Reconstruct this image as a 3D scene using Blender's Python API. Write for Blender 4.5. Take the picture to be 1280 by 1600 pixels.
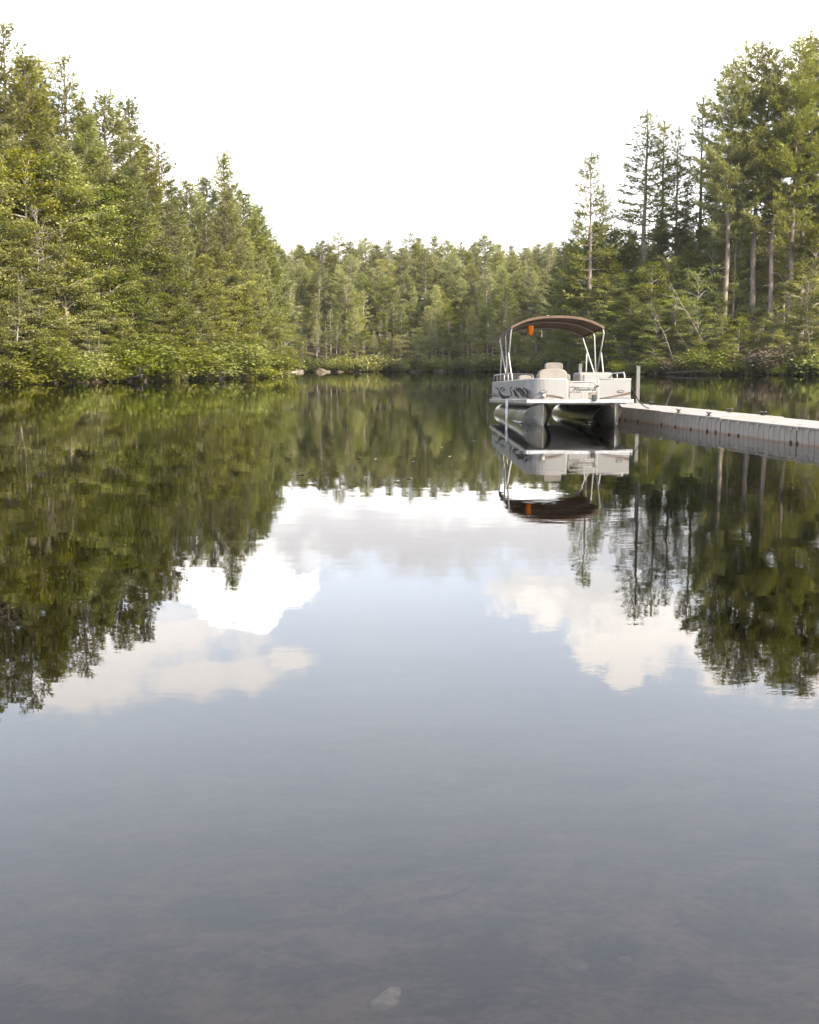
import bpy, bmesh, math, random
import numpy as np
from mathutils import Vector, Matrix

R = math.radians
scene = bpy.context.scene
for o in list(bpy.data.objects):
    bpy.data.objects.remove(o, do_unlink=True)
COL = scene.collection

# ------------------------------------------------------------------ camera
CAM_H = 1.5
FPX = 1800.0                      # focal length in pixels of the 1280 px wide photograph
TH = math.atan(238.0 / FPX)       # downward pitch
cam_d = bpy.data.cameras.new('camera')
cam_d.sensor_fit = 'HORIZONTAL'
cam_d.sensor_width = 36.0
cam_d.lens = 36.0 * FPX / 1280.0
cam_d.clip_start = 0.05
cam_d.clip_end = 6000
cam = bpy.data.objects.new('camera', cam_d)
COL.objects.link(cam)
cam.location = (0, 0, CAM_H)
cam.rotation_euler = (math.pi / 2 - TH, 0, 0)
scene.camera = cam

# ------------------------------------------------------------------ render settings
scene.render.engine = 'CYCLES'
cy = scene.cycles
cy.max_bounces = 6
cy.diffuse_bounces = 2
cy.glossy_bounces = 3
cy.transmission_bounces = 4
cy.transparent_max_bounces = 8
cy.volume_bounces = 0
cy.caustics_reflective = False
cy.caustics_refractive = False
cy.use_denoising = True
cy.use_adaptive_sampling = True
cy.adaptive_threshold = 0.02
cy.adaptive_min_samples = 16
cy.sample_clamp_indirect = 6.0
vs = scene.view_settings
vs.view_transform = 'Standard'
vs.look = 'None'
vs.gamma = 1.0
vs.use_curve_mapping = False
vs.exposure = 2.05

# ------------------------------------------------------------------ sun
SUN_DIR = Vector((0.66, -0.56, 0.52)).normalized()
sun_d = bpy.data.lights.new('sun', 'SUN')
sun_d.energy = 3.8
sun_d.angle = R(5)
sun_d.color = (1.0, 0.89, 0.72)
sun = bpy.data.objects.new('sun', sun_d)
COL.objects.link(sun)
sun.rotation_euler = SUN_DIR.to_track_quat('Z', 'Y').to_euler()
SUN_EL = math.asin(SUN_DIR.z)
SUN_AZ = math.atan2(SUN_DIR.x, SUN_DIR.y)

# ------------------------------------------------------------------ node helpers
class NT:
    def __init__(self, tree):
        self.t = tree
        tree.nodes.clear()
    def n(self, typ, **kw):
        nd = self.t.nodes.new(typ)
        for k, v in kw.items():
            if k.startswith('i_'):
                nd.inputs[k[2:].replace('_', ' ')].default_value = v
            else:
                setattr(nd, k, v)
        return nd
    def l(self, a, b):
        self.t.links.new(a, b)
    def _set(self, sock, v):
        if isinstance(v, bpy.types.NodeSocket):
            self.l(v, sock)
        else:
            sock.default_value = v
    def math(self, op, a, b=0.0, clamp=False):
        nd = self.n('ShaderNodeMath', operation=op)
        nd.use_clamp = clamp
        self._set(nd.inputs[0], a)
        self._set(nd.inputs[1], b)
        return nd.outputs[0]
    def mixc(self, fac, a, b, blend='MIX'):
        nd = self.n('ShaderNodeMix', data_type='RGBA', blend_type=blend)
        self._set(nd.inputs['Factor'], fac)
        self._set(nd.inputs[6], a if isinstance(a, bpy.types.NodeSocket) else (*a[:3], 1))
        self._set(nd.inputs[7], b if isinstance(b, bpy.types.NodeSocket) else (*b[:3], 1))
        return nd.outputs[2]
    def ramp(self, fac, a, b, smooth=True):
        nd = self.n('ShaderNodeMapRange', clamp=True)
        nd.interpolation_type = 'SMOOTHSTEP' if smooth else 'LINEAR'
        self._set(nd.inputs['Value'], fac)
        nd.inputs['From Min'].default_value = a
        nd.inputs['From Max'].default_value = b
        return nd.outputs[0]
    def noise(self, vec, scale, detail=4.0, rough=0.55, dist=0.0):
        nd = self.n('ShaderNodeTexNoise')
        if vec is not None:
            self.l(vec, nd.inputs['Vector'])
        nd.inputs['Scale'].default_value = scale
        nd.inputs['Detail'].default_value = detail
        nd.inputs['Roughness'].default_value = rough
        nd.inputs['Distortion'].default_value = dist
        return nd.outputs[0]
    def mapping(self, vec, scale=(1, 1, 1), loc=(0, 0, 0)):
        nd = self.n('ShaderNodeMapping')
        self.l(vec, nd.inputs[0])
        nd.inputs['Scale'].default_value = scale
        nd.inputs['Location'].default_value = loc
        return nd.outputs[0]

# ------------------------------------------------------------------ sky
world = bpy.data.worlds.new('World')
scene.world = world
world.use_nodes = True
w = NT(world.node_tree)
out = w.n('ShaderNodeOutputWorld')
bg = w.n('ShaderNodeBackground')
bg.inputs['Strength'].default_value = 0.1
w.l(bg.outputs[0], out.inputs[0])
sky = w.n('ShaderNodeTexSky', sky_type='NISHITA')
sky.sun_disc = False
sky.sun_elevation = SUN_EL
sky.sun_rotation = SUN_AZ
sky.air_density = 1.0
sky.dust_density = 2.0
tc = w.n('ShaderNodeTexCoord')
D = tc.outputs['Generated']
sep = w.n('ShaderNodeSeparateXYZ')
w.l(D, sep.inputs[0])
DEG = 180 / math.pi
el = w.math('MULTIPLY', w.math('ARCSINE', w.math('MINIMUM', sep.outputs[2], 1.0)), DEG)
az = w.math('MULTIPLY', w.math('ARCTAN2', sep.outputs[0], sep.outputs[1]), DEG)
nz_big = w.noise(D, 4.0, 6, 0.6)
nz_mid = w.noise(D, 18.0, 6, 0.62)
nz_fine = w.noise(D, 55.0, 5, 0.6)
wob = w.math('ADD', w.math('MULTIPLY', w.math('SUBTRACT', nz_mid, 0.5), 2.2),
             w.math('MULTIPLY', w.math('SUBTRACT', nz_fine, 0.5), 1.1))
def blob(a0, e0, ra, re, soft=0.25, amp=1.0):
    da = w.math('DIVIDE', w.math('SUBTRACT', az, a0), ra)
    de = w.math('DIVIDE', w.math('SUBTRACT', el, e0), re)
    d = w.math('SQRT', w.math('ADD', w.math('MULTIPLY', da, da), w.math('MULTIPLY', de, de)))
    d = w.math('ADD', d, w.math('MULTIPLY', wob, -amp))
    return w.math('SUBTRACT', 1.0, w.ramp(d, 1.0 - soft, 1.0 + soft))
def vmax(*a):
    r = a[0]
    for b in a[1:]:
        r = w.math('MAXIMUM', r, b)
    return r
# high thin veil over the clear sky
veil = w.mixc(w.ramp(nz_big, 0.3, 0.7), (6.9, 7.35, 8.3), (7.4, 7.75, 8.4))
veil = w.mixc(w.ramp(el, 21, 60, False), veil, (3.9, 4.0, 4.8))
base = w.mixc(0.8, sky.outputs[0], veil)
# low bank of stratus round the whole horizon, grey bases with a bright lower rim
d_low = w.math('ADD', el, w.math('MULTIPLY', wob, 2.2))
low = w.math('SUBTRACT', 1.0, w.ramp(d_low, 9.2, 11.4))
lowcol = w.mixc(w.ramp(w.math('ADD', el, w.math('MULTIPLY', wob, 1.6)), 6.2, 8.4), (7.6, 7.4, 7.3), (4.6, 4.5, 4.6))
c1 = w.mixc(low, base, lowcol)
# general scattered cumulus (everywhere)
gen = w.ramp(w.math('ADD', w.noise(w.mapping(D, (1, 1, 2.4), (3.1, 1.7, 0.4)), 3.2, 7, 0.62), 0.0), 0.60, 0.70)
gen = w.math('MULTIPLY', gen, w.ramp(el, 20, 34))
c2 = w.mixc(w.math('MULTIPLY', gen, 0.8), c1, (9.6, 9.5, 9.4))
# the cumulus over the lake
soft_cl = vmax(blob(-14.0, 13.6, 5.0, 1.5, 0.5), blob(-16.0, 15.4, 3.6, 1.2, 0.4), blob(-10.5, 15.4, 3.6, 0.9, 0.4), blob(-6.2, 14.7, 1.0, 0.4, 0.4),
               blob(-11.0, 9.8, 4.5, 2.0, 0.6))
c3 = w.mixc(w.math('MULTIPLY', soft_cl, 0.9), c2, (9.3, 8.7, 8.3))
cum = vmax(blob(10.0, 11.9, 4.4, 1.5, 0.22), blob(10.8, 13.6, 3.0, 1.6, 0.18), blob(10.9, 15.2, 1.0, 0.9, 0.2),
           blob(13.5, 12.6, 2.4, 1.8, 0.3), blob(6.2, 11.3, 1.9, 0.7, 0.4), blob(19.0, 13.2, 4.5, 2.2, 0.3))
shade = w.mixc(w.ramp(w.math('ADD', el, w.math('MULTIPLY', wob, 2.0)), 10.5, 13.5), (6.1, 5.9, 5.8), (9.8, 9.2, 8.7))
c4 = w.mixc(cum, c3, shade)
brt = vmax(blob(-8.7, 11.9, 1.8, 1.1, 0.16), blob(-6.4, 11.2, 1.7, 0.9, 0.16), blob(-7.6, 12.5, 1.1, 0.8, 0.16),
           blob(-10.2, 11.4, 1.2, 0.8, 0.2))
c5 = w.mixc(brt, c4, (15.0, 14.6, 14.2))
w.l(c5, bg.inputs['Color'])

# ------------------------------------------------------------------ material helpers
MATS = {}
def new_mat(name):
    m = bpy.data.materials.new(name)
    m.use_nodes = True
    MATS[name] = m
    return m, NT(m.node_tree)

def simple(name, col, rough=0.5, metal=0.0, var=0.0, vscale=6.0, bump=0.0, bscale=60.0, streak=0.0, stretch=(1, 1, 1), spec=0.5):
    m, n = new_mat(name)
    o = n.n('ShaderNodeOutputMaterial')
    p = n.n('ShaderNodeBsdfPrincipled')
    n.l(p.outputs[0], o.inputs[0])
    p.inputs['Roughness'].default_value = rough
    p.inputs['Metallic'].default_value = metal
    p.inputs['Specular IOR Level'].default_value = spec
    tcn = n.n('ShaderNodeTexCoord')
    v = n.mapping(tcn.outputs['Object'], stretch)
    f = n.noise(v, vscale, 5, 0.6)
    f = n.ramp(f, 0.3, 0.7)
    dark = tuple(c * (1 - var) for c in col)
    lite = tuple(min(1, c * (1 + var * 0.6)) for c in col)
    c = n.mixc(f, dark, lite)
    if streak > 0:
        s = n.noise(n.mapping(tcn.outputs['Object'], (14, 14, 0.9)), 1.0, 4, 0.6)
        s = n.math('MULTIPLY', n.ramp(s, 0.52, 0.75), streak)
        c = n.mixc(s, c, (0.16, 0.13, 0.09))
    n.l(c, p.inputs['Base Color'])
    if bump > 0:
        b = n.n('ShaderNodeBump')
        b.inputs['Distance'].default_value = bump
        n.l(n.noise(v, bscale, 3, 0.5), b.inputs['Height'])
        n.l(b.outputs[0], p.inputs['Normal'])
    rr = n.math('ADD', n.math('MULTIPLY', n.noise(v, vscale * 3, 3), 0.2), rough - 0.1, clamp=True)
    n.l(rr, p.inputs['Roughness'])
    return m

def leaf_mat(name, c_lo, c_hi, trans=0.35, hue_var=0.5, gloss=0.03):
    """foliage: colour varies leaf by leaf ('tint') and tree by tree (object random)"""
    m, n = new_mat(name)
    o = n.n('ShaderNodeOutputMaterial')
    at = n.n('ShaderNodeAttribute', attribute_name='tint')
    oi = n.n('ShaderNodeObjectInfo')
    f = n.math('ADD', n.math('MULTIPLY', at.outputs['Fac'], 0.65), n.math('MULTIPLY', oi.outputs['Random'], 0.35))
    c = n.mixc(f, c_lo, c_hi)
    hs = n.n('ShaderNodeHueSaturation')
    n.l(n.math('ADD', 0.5 - 0.03 * hue_var, n.math('MULTIPLY', oi.outputs['Random'], 0.06 * hue_var)), hs.inputs['Hue'])
    rnd2 = n.math('FRACT', n.math('MULTIPLY', oi.outputs['Random'], 7.31))
    n.l(n.math('ADD', 0.78, n.math('MULTIPLY', rnd2, 0.42)), hs.inputs['Value'])
    rnd3 = n.math('FRACT', n.math('MULTIPLY', oi.outputs['Random'], 13.7))
    n.l(n.math('ADD', 0.78, n.math('MULTIPLY', rnd3, 0.3)), hs.inputs['Saturation'])
    n.l(c, hs.inputs['Color'])
    d = n.n('ShaderNodeBsdfDiffuse')
    n.l(hs.outputs[0], d.inputs[0])
    t = n.n('ShaderNodeBsdfTranslucent')
    tcol = n.mixc(1.0, hs.outputs[0], (1.25, 1.25, 0.55), 'MULTIPLY')
    n.l(tcol, t.inputs[0])
    mx = n.n('ShaderNodeMixShader')
    mx.inputs[0].default_value = trans
    n.l(d.outputs[0], mx.inputs[1]); n.l(t.outputs[0], mx.inputs[2])
    g = n.n('ShaderNodeBsdfGlossy')
    g.inputs['Roughness'].default_value = 0.5
    g.inputs['Color'].default_value = (0.9, 0.95, 0.85, 1)
    mx2 = n.n('ShaderNodeMixShader')
    mx2.inputs[0].default_value = gloss
    n.l(mx.outputs[0], mx2.inputs[1]); n.l(g.outputs[0], mx2.inputs[2])
    n.l(mx2.outputs[0], o.inputs[0])
    return m

leaf_mat('needles_warm', (0.090, 0.097, 0.020), (0.252, 0.248, 0.070), 0.32)
leaf_mat('needles_cool', (0.074, 0.088, 0.019), (0.214, 0.222, 0.062), 0.32)
leaf_mat('needles_pale', (0.155, 0.163, 0.058), (0.340, 0.335, 0.150), 0.32)  # mostly far trees: their haze and light are partly put into this paler colour
leaf_mat('leaf_olive', (0.096, 0.107, 0.011), (0.290, 0.286, 0.048), 0.42)
leaf_mat('leaf_green', (0.070, 0.090, 0.008), (0.240, 0.256, 0.034), 0.44)
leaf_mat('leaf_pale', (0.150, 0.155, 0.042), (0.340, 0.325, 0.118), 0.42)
leaf_mat('leaf_shade', (0.034, 0.046, 0.008), (0.120, 0.132, 0.026), 0.40)  # darkened leaf green: the shade along the waterline is put into the colour
leaf_mat('twig_brown', (0.07, 0.05, 0.03), (0.16, 0.12, 0.075), 0.1)
simple('bark_pine', (0.20, 0.165, 0.14), 0.9, var=0.45, vscale=3.0, bump=0.03, bscale=7, stretch=(3, 3, 0.7), spec=0.1)
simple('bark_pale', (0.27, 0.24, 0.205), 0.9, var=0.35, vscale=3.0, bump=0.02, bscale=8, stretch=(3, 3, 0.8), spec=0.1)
simple('bark_grey', (0.24, 0.21, 0.18), 0.9, var=0.4, vscale=3.0, bump=0.02, bscale=8, stretch=(3, 3, 0.8), spec=0.1)
simple('wood_dead', (0.25, 0.225, 0.19), 0.9, var=0.35, vscale=2.0, bump=0.01, spec=0.1)
simple('alu', (0.50, 0.50, 0.505), 0.36, metal=0.9, var=0.18, vscale=4, bump=0.002, bscale=20)
simple('alu_pontoon', (0.30, 0.285, 0.255), 0.30, metal=0.88, var=0.25, vscale=2.5, bump=0.006, bscale=3)
simple('pole_paint', (0.32, 0.312, 0.305), 0.4, var=0.08)
simple('panel_white', (0.205, 0.203, 0.202), 0.42, var=0.07, vscale=2.0, streak=0.16)
simple('panel_trim', (0.30, 0.285, 0.27), 0.4, var=0.2)
simple('vinyl_cream', (0.172, 0.158, 0.139), 0.6, var=0.1, vscale=5, bump=0.004, bscale=20, streak=0.14)
simple('vinyl_grey', (0.125, 0.113, 0.10), 0.65, var=0.2, vscale=8, bump=0.003, bscale=30, streak=0.2)
simple('canvas_brown', (0.104, 0.073, 0.055), 0.9, var=0.18, vscale=4, bump=0.004, bscale=14, spec=0.15)
simple('graphic_dark', (0.014, 0.013, 0.012), 0.7, spec=0.1)
simple('graphic_taupe', (0.105, 0.078, 0.066), 0.7, spec=0.1)
simple('letter_grey', (0.03, 0.027, 0.026), 0.7, spec=0.1)
simple('orange_fabric', (0.115, 0.031, 0.002), 0.95, var=0.25, vscale=9, spec=0.05)
simple('black_rubber', (0.018, 0.017, 0.016), 0.6, var=0.3)
simple('cleat_black', (0.02, 0.02, 0.02), 0.4, var=0.3)
simple('pile_grey', (0.135, 0.132, 0.126), 0.55, metal=0.3, var=0.2, vscale=5, streak=0.15)
simple('carpet', (0.33, 0.29, 0.25), 0.95, var=0.2, vscale=10, spec=0.1)
simple('stone', (0.135, 0.11, 0.09), 0.9, var=0.35, vscale=3, bump=0.03, bscale=5, spec=0.2)
simple('stone_wet', (0.34, 0.285, 0.22), 0.8, var=0.35, vscale=40, bump=0.004, bscale=60, spec=0.2)
simple('twig_dark', (0.05, 0.042, 0.035), 0.9, var=0.3)
simple('lamp_white', (0.38, 0.34, 0.31), 0.4)

# ------------------------------------------------------------------ mesh helpers
class MB:
    """collects shapes into one mesh"""
    def __init__(self):
        self.v = []
        self.f = []
        self.smooth = []
    def add(self, vs_, fs_, smooth=False):
        o = len(self.v)
        self.v.extend([tuple(p) for p in vs_])
        for f in fs_:
            self.f.append(tuple(i + o for i in f))
            self.smooth.append(smooth)
    def box(self, c, s, M=None, taper=1.0):
        x, y, z = s[0] / 2, s[1] / 2, s[2] / 2
        vs_ = [Vector((a * x * (taper if cz > 0 else 1), b * y * (taper if cz > 0 else 1), cz * z))
               for cz in (-1, 1) for b in (-1, 1) for a in (-1, 1)]
        if M is not None:
            vs_ = [M @ p for p in vs_]
        vs_ = [p + Vector(c) for p in vs_]
        self.add(vs_, [(0, 2, 3, 1), (4, 5, 7, 6), (0, 1, 5, 4), (2, 6, 7, 3), (0, 4, 6, 2), (1, 3, 7, 5)])
    def tube(self, pts, rad, n=8, cap=True, smooth=True):
        pts = [Vector(p) for p in pts]
        if not hasattr(rad, '__len__'):
            rad = [rad] * len(pts)
        rings = []
        prev = None
        for i, p in enumerate(pts):
            a = pts[max(0, i - 1)]; b = pts[min(len(pts) - 1, i + 1)]
            d = (b - a)
            d = d.normalized() if d.length > 1e-9 else Vector((0, 0, 1))
            if prev is None:
                u = d.orthogonal().normalized()
            else:
                u = (prev - d * prev.dot(d))
                u = u.normalized() if u.length > 1e-6 else d.orthogonal().normalized()
            prev = u
            v_ = d.cross(u)
            rings.append([p + (u * math.cos(2 * math.pi * k / n) + v_ * math.sin(2 * math.pi * k / n)) * rad[i] for k in range(n)])
        self.loft(rings, cap, smooth)
    def loft(self, rings, cap=True, smooth=True):
        n = len(rings[0])
        vs_ = [p for r in rings for p in r]
        fs_ = []
        for i in range(len(rings) - 1):
            for k in range(n):
                k2 = (k + 1) % n
                fs_.append((i * n + k, i * n + k2, (i + 1) * n + k2, (i + 1) * n + k))
        self.add(vs_, fs_, smooth)
        if cap:
            o = len(self.v) - len(vs_)
            self.f.append(tuple(o + k for k in reversed(range(n)))); self.smooth.append(False)
            self.f.append(tuple(o + (len(rings) - 1) * n + k for k in range(n))); self.smooth.append(False)
    def mesh(self, name):
        me = bpy.data.meshes.new(name)
        me.from_pydata(self.v, [], self.f)
        me.polygons.foreach_set('use_smooth', self.smooth)
        me.update()
        return me
    def build(self, name, mat, parent=None, bevel=0.0, seg=2):
        return link(name, self.mesh(name), mat, parent, bevel, seg)

def link(name, me, mat, parent=None, bevel=0.0, seg=2):
    if mat is not None and not me.materials:
        me.materials.append(MATS[mat])
    o = bpy.data.objects.new(name, me)
    COL.objects.link(o)
    if parent is not None:
        o.parent = parent
    if bevel > 0:
        b = o.modifiers.new('bevel', 'BEVEL')
        b.width = bevel
        b.segments = seg
        b.limit_method = 'ANGLE'
        b.angle_limit = R(40)
    return o

def empty(name, loc=(0, 0, 0), rz=0.0):
    o = bpy.data.objects.new(name, None)
    COL.objects.link(o)
    o.location = loc
    o.rotation_euler = (0, 0, rz)
    o.empty_display_size = 0.2
    return o

def tag(o, label, cat, group=None, kind=None):
    o['label'] = label
    o['category'] = cat
    if group:
        o['group'] = group
    if kind:
        o['kind'] = kind
    return o

def array_mesh(name, verts, tris, tint=None, smooth=False):
    """fast triangle mesh from numpy arrays"""
    me = bpy.data.meshes.new(name)
    verts = np.ascontiguousarray(verts, dtype=np.float32)
    k = tris.shape[1]
    tris = np.ascontiguousarray(tris, dtype=np.int32)
    me.vertices.add(len(verts))
    me.vertices.foreach_set('co', verts.ravel())
    me.loops.add(tris.size)
    me.loops.foreach_set('vertex_index', tris.ravel())
    me.polygons.add(len(tris))
    me.polygons.foreach_set('loop_start', np.arange(0, tris.size, k, dtype=np.int32))
    me.polygons.foreach_set('loop_total', np.full(len(tris), k, dtype=np.int32))
    if smooth:
        me.polygons.foreach_set('use_smooth', np.ones(len(tris), dtype=bool))
    me.update(calc_edges=True)
    if tint is not None:
        a = me.attributes.new('tint', 'FLOAT', 'POINT')
        a.data.foreach_set('value', np.ascontiguousarray(tint, dtype=np.float32))
    return me

def ray(px, py):
    """world direction through a pixel of the photograph"""
    u = (px - 640) / FPX
    v = (800 - py) / FPX
    return Vector((u, math.cos(TH) + v * math.sin(TH), -math.sin(TH) + v * math.cos(TH)))
def at_depth(px, py, Y):
    d = ray(px, py)
    return Vector((0, 0, CAM_H)) + d * (Y / d.y)

# ------------------------------------------------------------------ terrain
LAKE = np.array([(0, 0.7), (-6, 0.2), (-22, 6), (-40, 22), (-38, 45), (-29, 60), (-26.2, 69), (-23.4, 74), (-20.2, 78),
                 (-17.5, 84), (-15.2, 92), (-13.2, 99), (-11.6, 104), (-12.4, 108.5), (-16, 112), (-24, 120), (-27.5, 131),
                 (-26.0, 137), (-20, 141), (-14, 143), (-7, 144.5), (0, 145), (8, 144), (14, 142), (18.5, 137), (19.3, 131), (18.4, 126),
                 (20.5, 122), (26, 118.5), (33, 115.5), (41, 112.5), (50, 106), (52, 92), (44, 62), (27, 32), (15, 16), (11, 5.5), (5, 1.5)], dtype=float)

def lake_sd(P):
    """signed distance to the shoreline, negative on the water"""
    P = np.asarray(P, dtype=float)
    d = np.full(len(P), 1e9)
    inside = np.zeros(len(P), dtype=bool)
    n = len(LAKE)
    for i in range(n):
        a = LAKE[i]; b = LAKE[(i + 1) % n]
        ab = b - a
        ap = P - a
        t = np.clip((ap @ ab) / (ab @ ab), 0, 1)
        q = ap - t[:, None] * ab
        d = np.minimum(d, np.sqrt((q * q).sum(1)))
        cond = ((a[1] > P[:, 1]) != (b[1] > P[:, 1]))
        xi = (b[0] - a[0]) * (P[:, 1] - a[1]) / (b[1] - a[1] + 1e-12) + a[0]
        inside ^= cond & (P[:, 0] < xi)
    return np.where(inside, -d, d)

_rng = np.random.default_rng(5)
_WAVES = [(_rng.normal(size=2), _rng.uniform(0, 6.28)) for _ in range(14)]
def wavy(P, freq):
    s = np.zeros(len(P))
    for k, (d, ph) in enumerate(_WAVES):
        s += np.sin((P @ d) * freq * (0.5 + 0.14 * k) + ph)
    return s / 3.7

def terrain_z(P):
    P = np.asarray(P, dtype=float)
    sd = lake_sd(P) + 0.2 * wavy(P, 0.5) * np.clip((P[:, 1] - 15) / 20, 0, 1)
    x, y = P[:, 0], P[:, 1]
    # land: a low cut bank, then a slope that differs round the lake
    far = np.clip((y - 120) / 20, 0, 1) * np.clip((26 - x) / 8, 0, 1)
    left = np.clip((-8 - x) / 6, 0, 1) * (1 - far)
    right = np.clip((x - 14) / 8, 0, 1) * (1 - far)
    slope = 0.24 * far + 0.20 * left + 0.16 * right + 0.03
    cap = 15 * far + 11 * left + 9 * right + 2.0
    s = np.clip(sd, 0, None)
    land = 0.30 * (1 - np.exp(-s / 0.8)) + cap * (1 - np.exp(-s * slope / cap)) + 0.25 * wavy(P, 0.35) * np.clip((s - 2) / 5, 0, 1)
    w_ = np.clip(-sd, 0, None)
    depth = 3.2 * (1 - np.exp(-w_ * 0.075)) + 0.12 * (1 - np.exp(-w_ / 0.4))
    bed = -depth + (0.035 * wavy(P, 1.6) + 0.015 * wavy(P + 7, 5.0)) * np.clip(w_ / 1.0, 0, 1)
    # a sand tongue on the shallow bed
    u = (x - 0.55 - 0.25 * (y - 4.6)) / 1.1
    v = (y - 4.9) / 0.7
    bed = bed + 0.10 * np.exp(-(u * u + v * v) ** 2)
    return np.where(sd > 0, land, bed)

def gz(x, y):
    return float(terrain_z(np.array([[x, y]]))[0])

def spaced(fine, mid, coarse):
    return np.unique(np.round(np.concatenate([fine, mid, coarse]), 3))
xs = spaced(np.arange(-3, 3.01, 0.10), np.arange(-70, 80.1, 1.5), np.array([-3000, -1500, -800, -400, -250, -160, -110, -90, 95, 115, 160, 250, 400, 800, 1500, 3000]))
ys = spaced(np.arange(0.2, 9.01, 0.10), np.arange(-14, 205, 1.5), np.array([-3000, -800, -300, -100, -40, 215, 230, 250, 290, 350, 450, 700, 1200, 2000, 3500]))
GX, GY = np.meshgrid(xs, ys)
PTS = np.stack([GX.ravel(), GY.ravel()], 1)
Z = terrain_z(PTS)
nx, ny = len(xs), len(ys)
ii, jj = np.meshgrid(np.arange(nx - 1), np.arange(ny - 1))
a = (jj * nx + ii).ravel()
quads = np.stack([a, a + 1, a + 1 + nx, a + nx], 1)
terrain_me = array_mesh('terrain', np.column_stack([PTS, Z]), quads, smooth=True)
m, n = new_mat('ground')
o = n.n('ShaderNodeOutputMaterial'); p = n.n('ShaderNodeBsdfPrincipled'); n.l(p.outputs[0], o.inputs[0])
p.inputs['Roughness'].default_value = 0.95
p.inputs['Specular IOR Level'].default_value = 0.1
geo = n.n('ShaderNodeNewGeometry')
sepg = n.n('ShaderNodeSeparateXYZ'); n.l(geo.outputs['Position'], sepg.inputs[0])
pos = geo.outputs['Position']
litter = n.mixc(n.ramp(n.noise(pos, 1.4, 6, 0.65), 0.35, 0.65), (0.030, 0.022, 0.012), (0.070, 0.050, 0.026))
silt = n.mixc(n.ramp(n.noise(pos, 2.3, 8, 0.70, 0.1), 0.38, 0.66), (0.012, 0.009, 0.008), (0.170, 0.124, 0.104))
grit = n.ramp(n.noise(pos, 9.0, 3, 0.6), 0.5, 0.75)
silt = n.mixc(n.math('MULTIPLY', grit, 0.5), silt, (0.11, 0.09, 0.075))
weed = n.ramp(n.noise(pos, 5.5, 7, 0.72, 0.2), 0.54, 0.72)
silt = n.mixc(n.math('MULTIPLY', weed, 0.7), silt, (0.016, 0.014, 0.012))
c = n.mixc(n.ramp(sepg.outputs[2], -0.03, 0.06), silt, litter)
n.l(c, p.inputs['Base Color'])
b = n.n('ShaderNodeBump'); b.inputs['Distance'].default_value = 0.03
n.l(n.noise(pos, 5.0, 3, 0.55), b.inputs['Height']); n.l(b.outputs[0], p.inputs['Normal'])
ter = link('terrain', terrain_me, 'ground')
ter['kind'] = 'structure'
ter['label'] = 'dark leaf litter banks and silty lake bed'

# far wooded hill behind the right bank: one mass of crowns
def far_hill():
    gx = np.linspace(60, 700, 150)
    gy = np.linspace(420, 760, 60)
    X, Y = np.meshgrid(gx, gy)
    P = np.stack([X.ravel(), Y.ravel()], 1)
    base = 92 * np.exp(-((P[:, 0] - 330) / 190) ** 2 - ((P[:, 1] - 600) / 120) ** 2)
    rg = np.random.default_rng(3)
    z = base + rg.uniform(0, 1, len(P)) ** 0.7 * 7 * np.clip(base / 8, 0, 1)
    P = P + rg.normal(0, 1.2, P.shape)
    nx_, ny_ = len(gx), len(gy)
    i_, j_ = np.meshgrid(np.arange(nx_ - 1), np.arange(ny_ - 1))
    a_ = (j_ * nx_ + i_).ravel()
    return array_mesh('hill', np.column_stack([P, z]), np.stack([a_, a_ + 1, a_ + 1 + nx_, a_ + nx_], 1))
simple('hill_wood', (0.075, 0.095, 0.04), 0.95, var=0.5, vscale=0.12, bump=1.0, bscale=0.3, spec=0.1)
hill = link('hill', far_hill(), 'hill_wood')
hill['kind'] = 'structure'

# ------------------------------------------------------------------ water: a body with a mirror-still surface
m, n = new_mat('water')
o = n.n('ShaderNodeOutputMaterial')
geo = n.n('ShaderNodeNewGeometry')
pos = geo.outputs['Position']
sepw = n.n('ShaderNodeSeparateXYZ'); n.l(pos, sepw.inputs[0])
rip = n.noise(n.mapping(pos, (1, 1.25, 1)), 1.1, 2, 0.5)
rip2 = n.noise(n.mapping(pos, (1, 1.6, 1)), 4.6, 3, 0.55)
patch = n.ramp(n.noise(n.mapping(pos, (0.05, 0.16, 1)), 1.0, 3, 0.5), 0.40, 0.68)
# small waves thrown off the rocking dock
ddock = n.math('ADD', n.math('MULTIPLY', n.math('SUBTRACT', sepw.outputs[0], 7.08), 0.983),
               n.math('MULTIPLY', n.math('SUBTRACT', sepw.outputs[1], 19.9), 0.185))
near = n.math('MULTIPLY', n.ramp(ddock, -3.2, -0.2), n.math('SUBTRACT', 1.0, n.ramp(sepw.outputs[1], 21.0, 27.0)))
along = n.n('ShaderNodeCombineXYZ')
n.l(n.math('MULTIPLY', ddock, 3.6), along.inputs[0])
n.l(n.math('MULTIPLY', n.math('SUBTRACT', n.math('MULTIPLY', sepw.outputs[0], 0.185), n.math('MULTIPLY', sepw.outputs[1], 0.983)), 0.9), along.inputs[1])
rip3 = n.noise(along.outputs[0], 1.0, 2, 0.5)
h = n.math('ADD', n.math('MULTIPLY', rip, 0.0016),
           n.math('MULTIPLY', n.math('MULTIPLY', rip2, n.math('ADD', n.math('MULTIPLY', patch, 0.8), 0.2)), 0.0006))
h = n.math('ADD', h, n.math('MULTIPLY', n.math('MULTIPLY', rip3, near), 0.010))
bw = n.n('ShaderNodeBump'); bw.inputs['Strength'].default_value = 1.0; bw.inputs['Distance'].default_value = 1.0
n.l(h, bw.inputs['Height'])
fr = n.n('ShaderNodeFresnel'); fr.inputs['IOR'].default_value = 1.36
n.l(bw.outputs[0], fr.inputs['Normal'])
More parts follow.
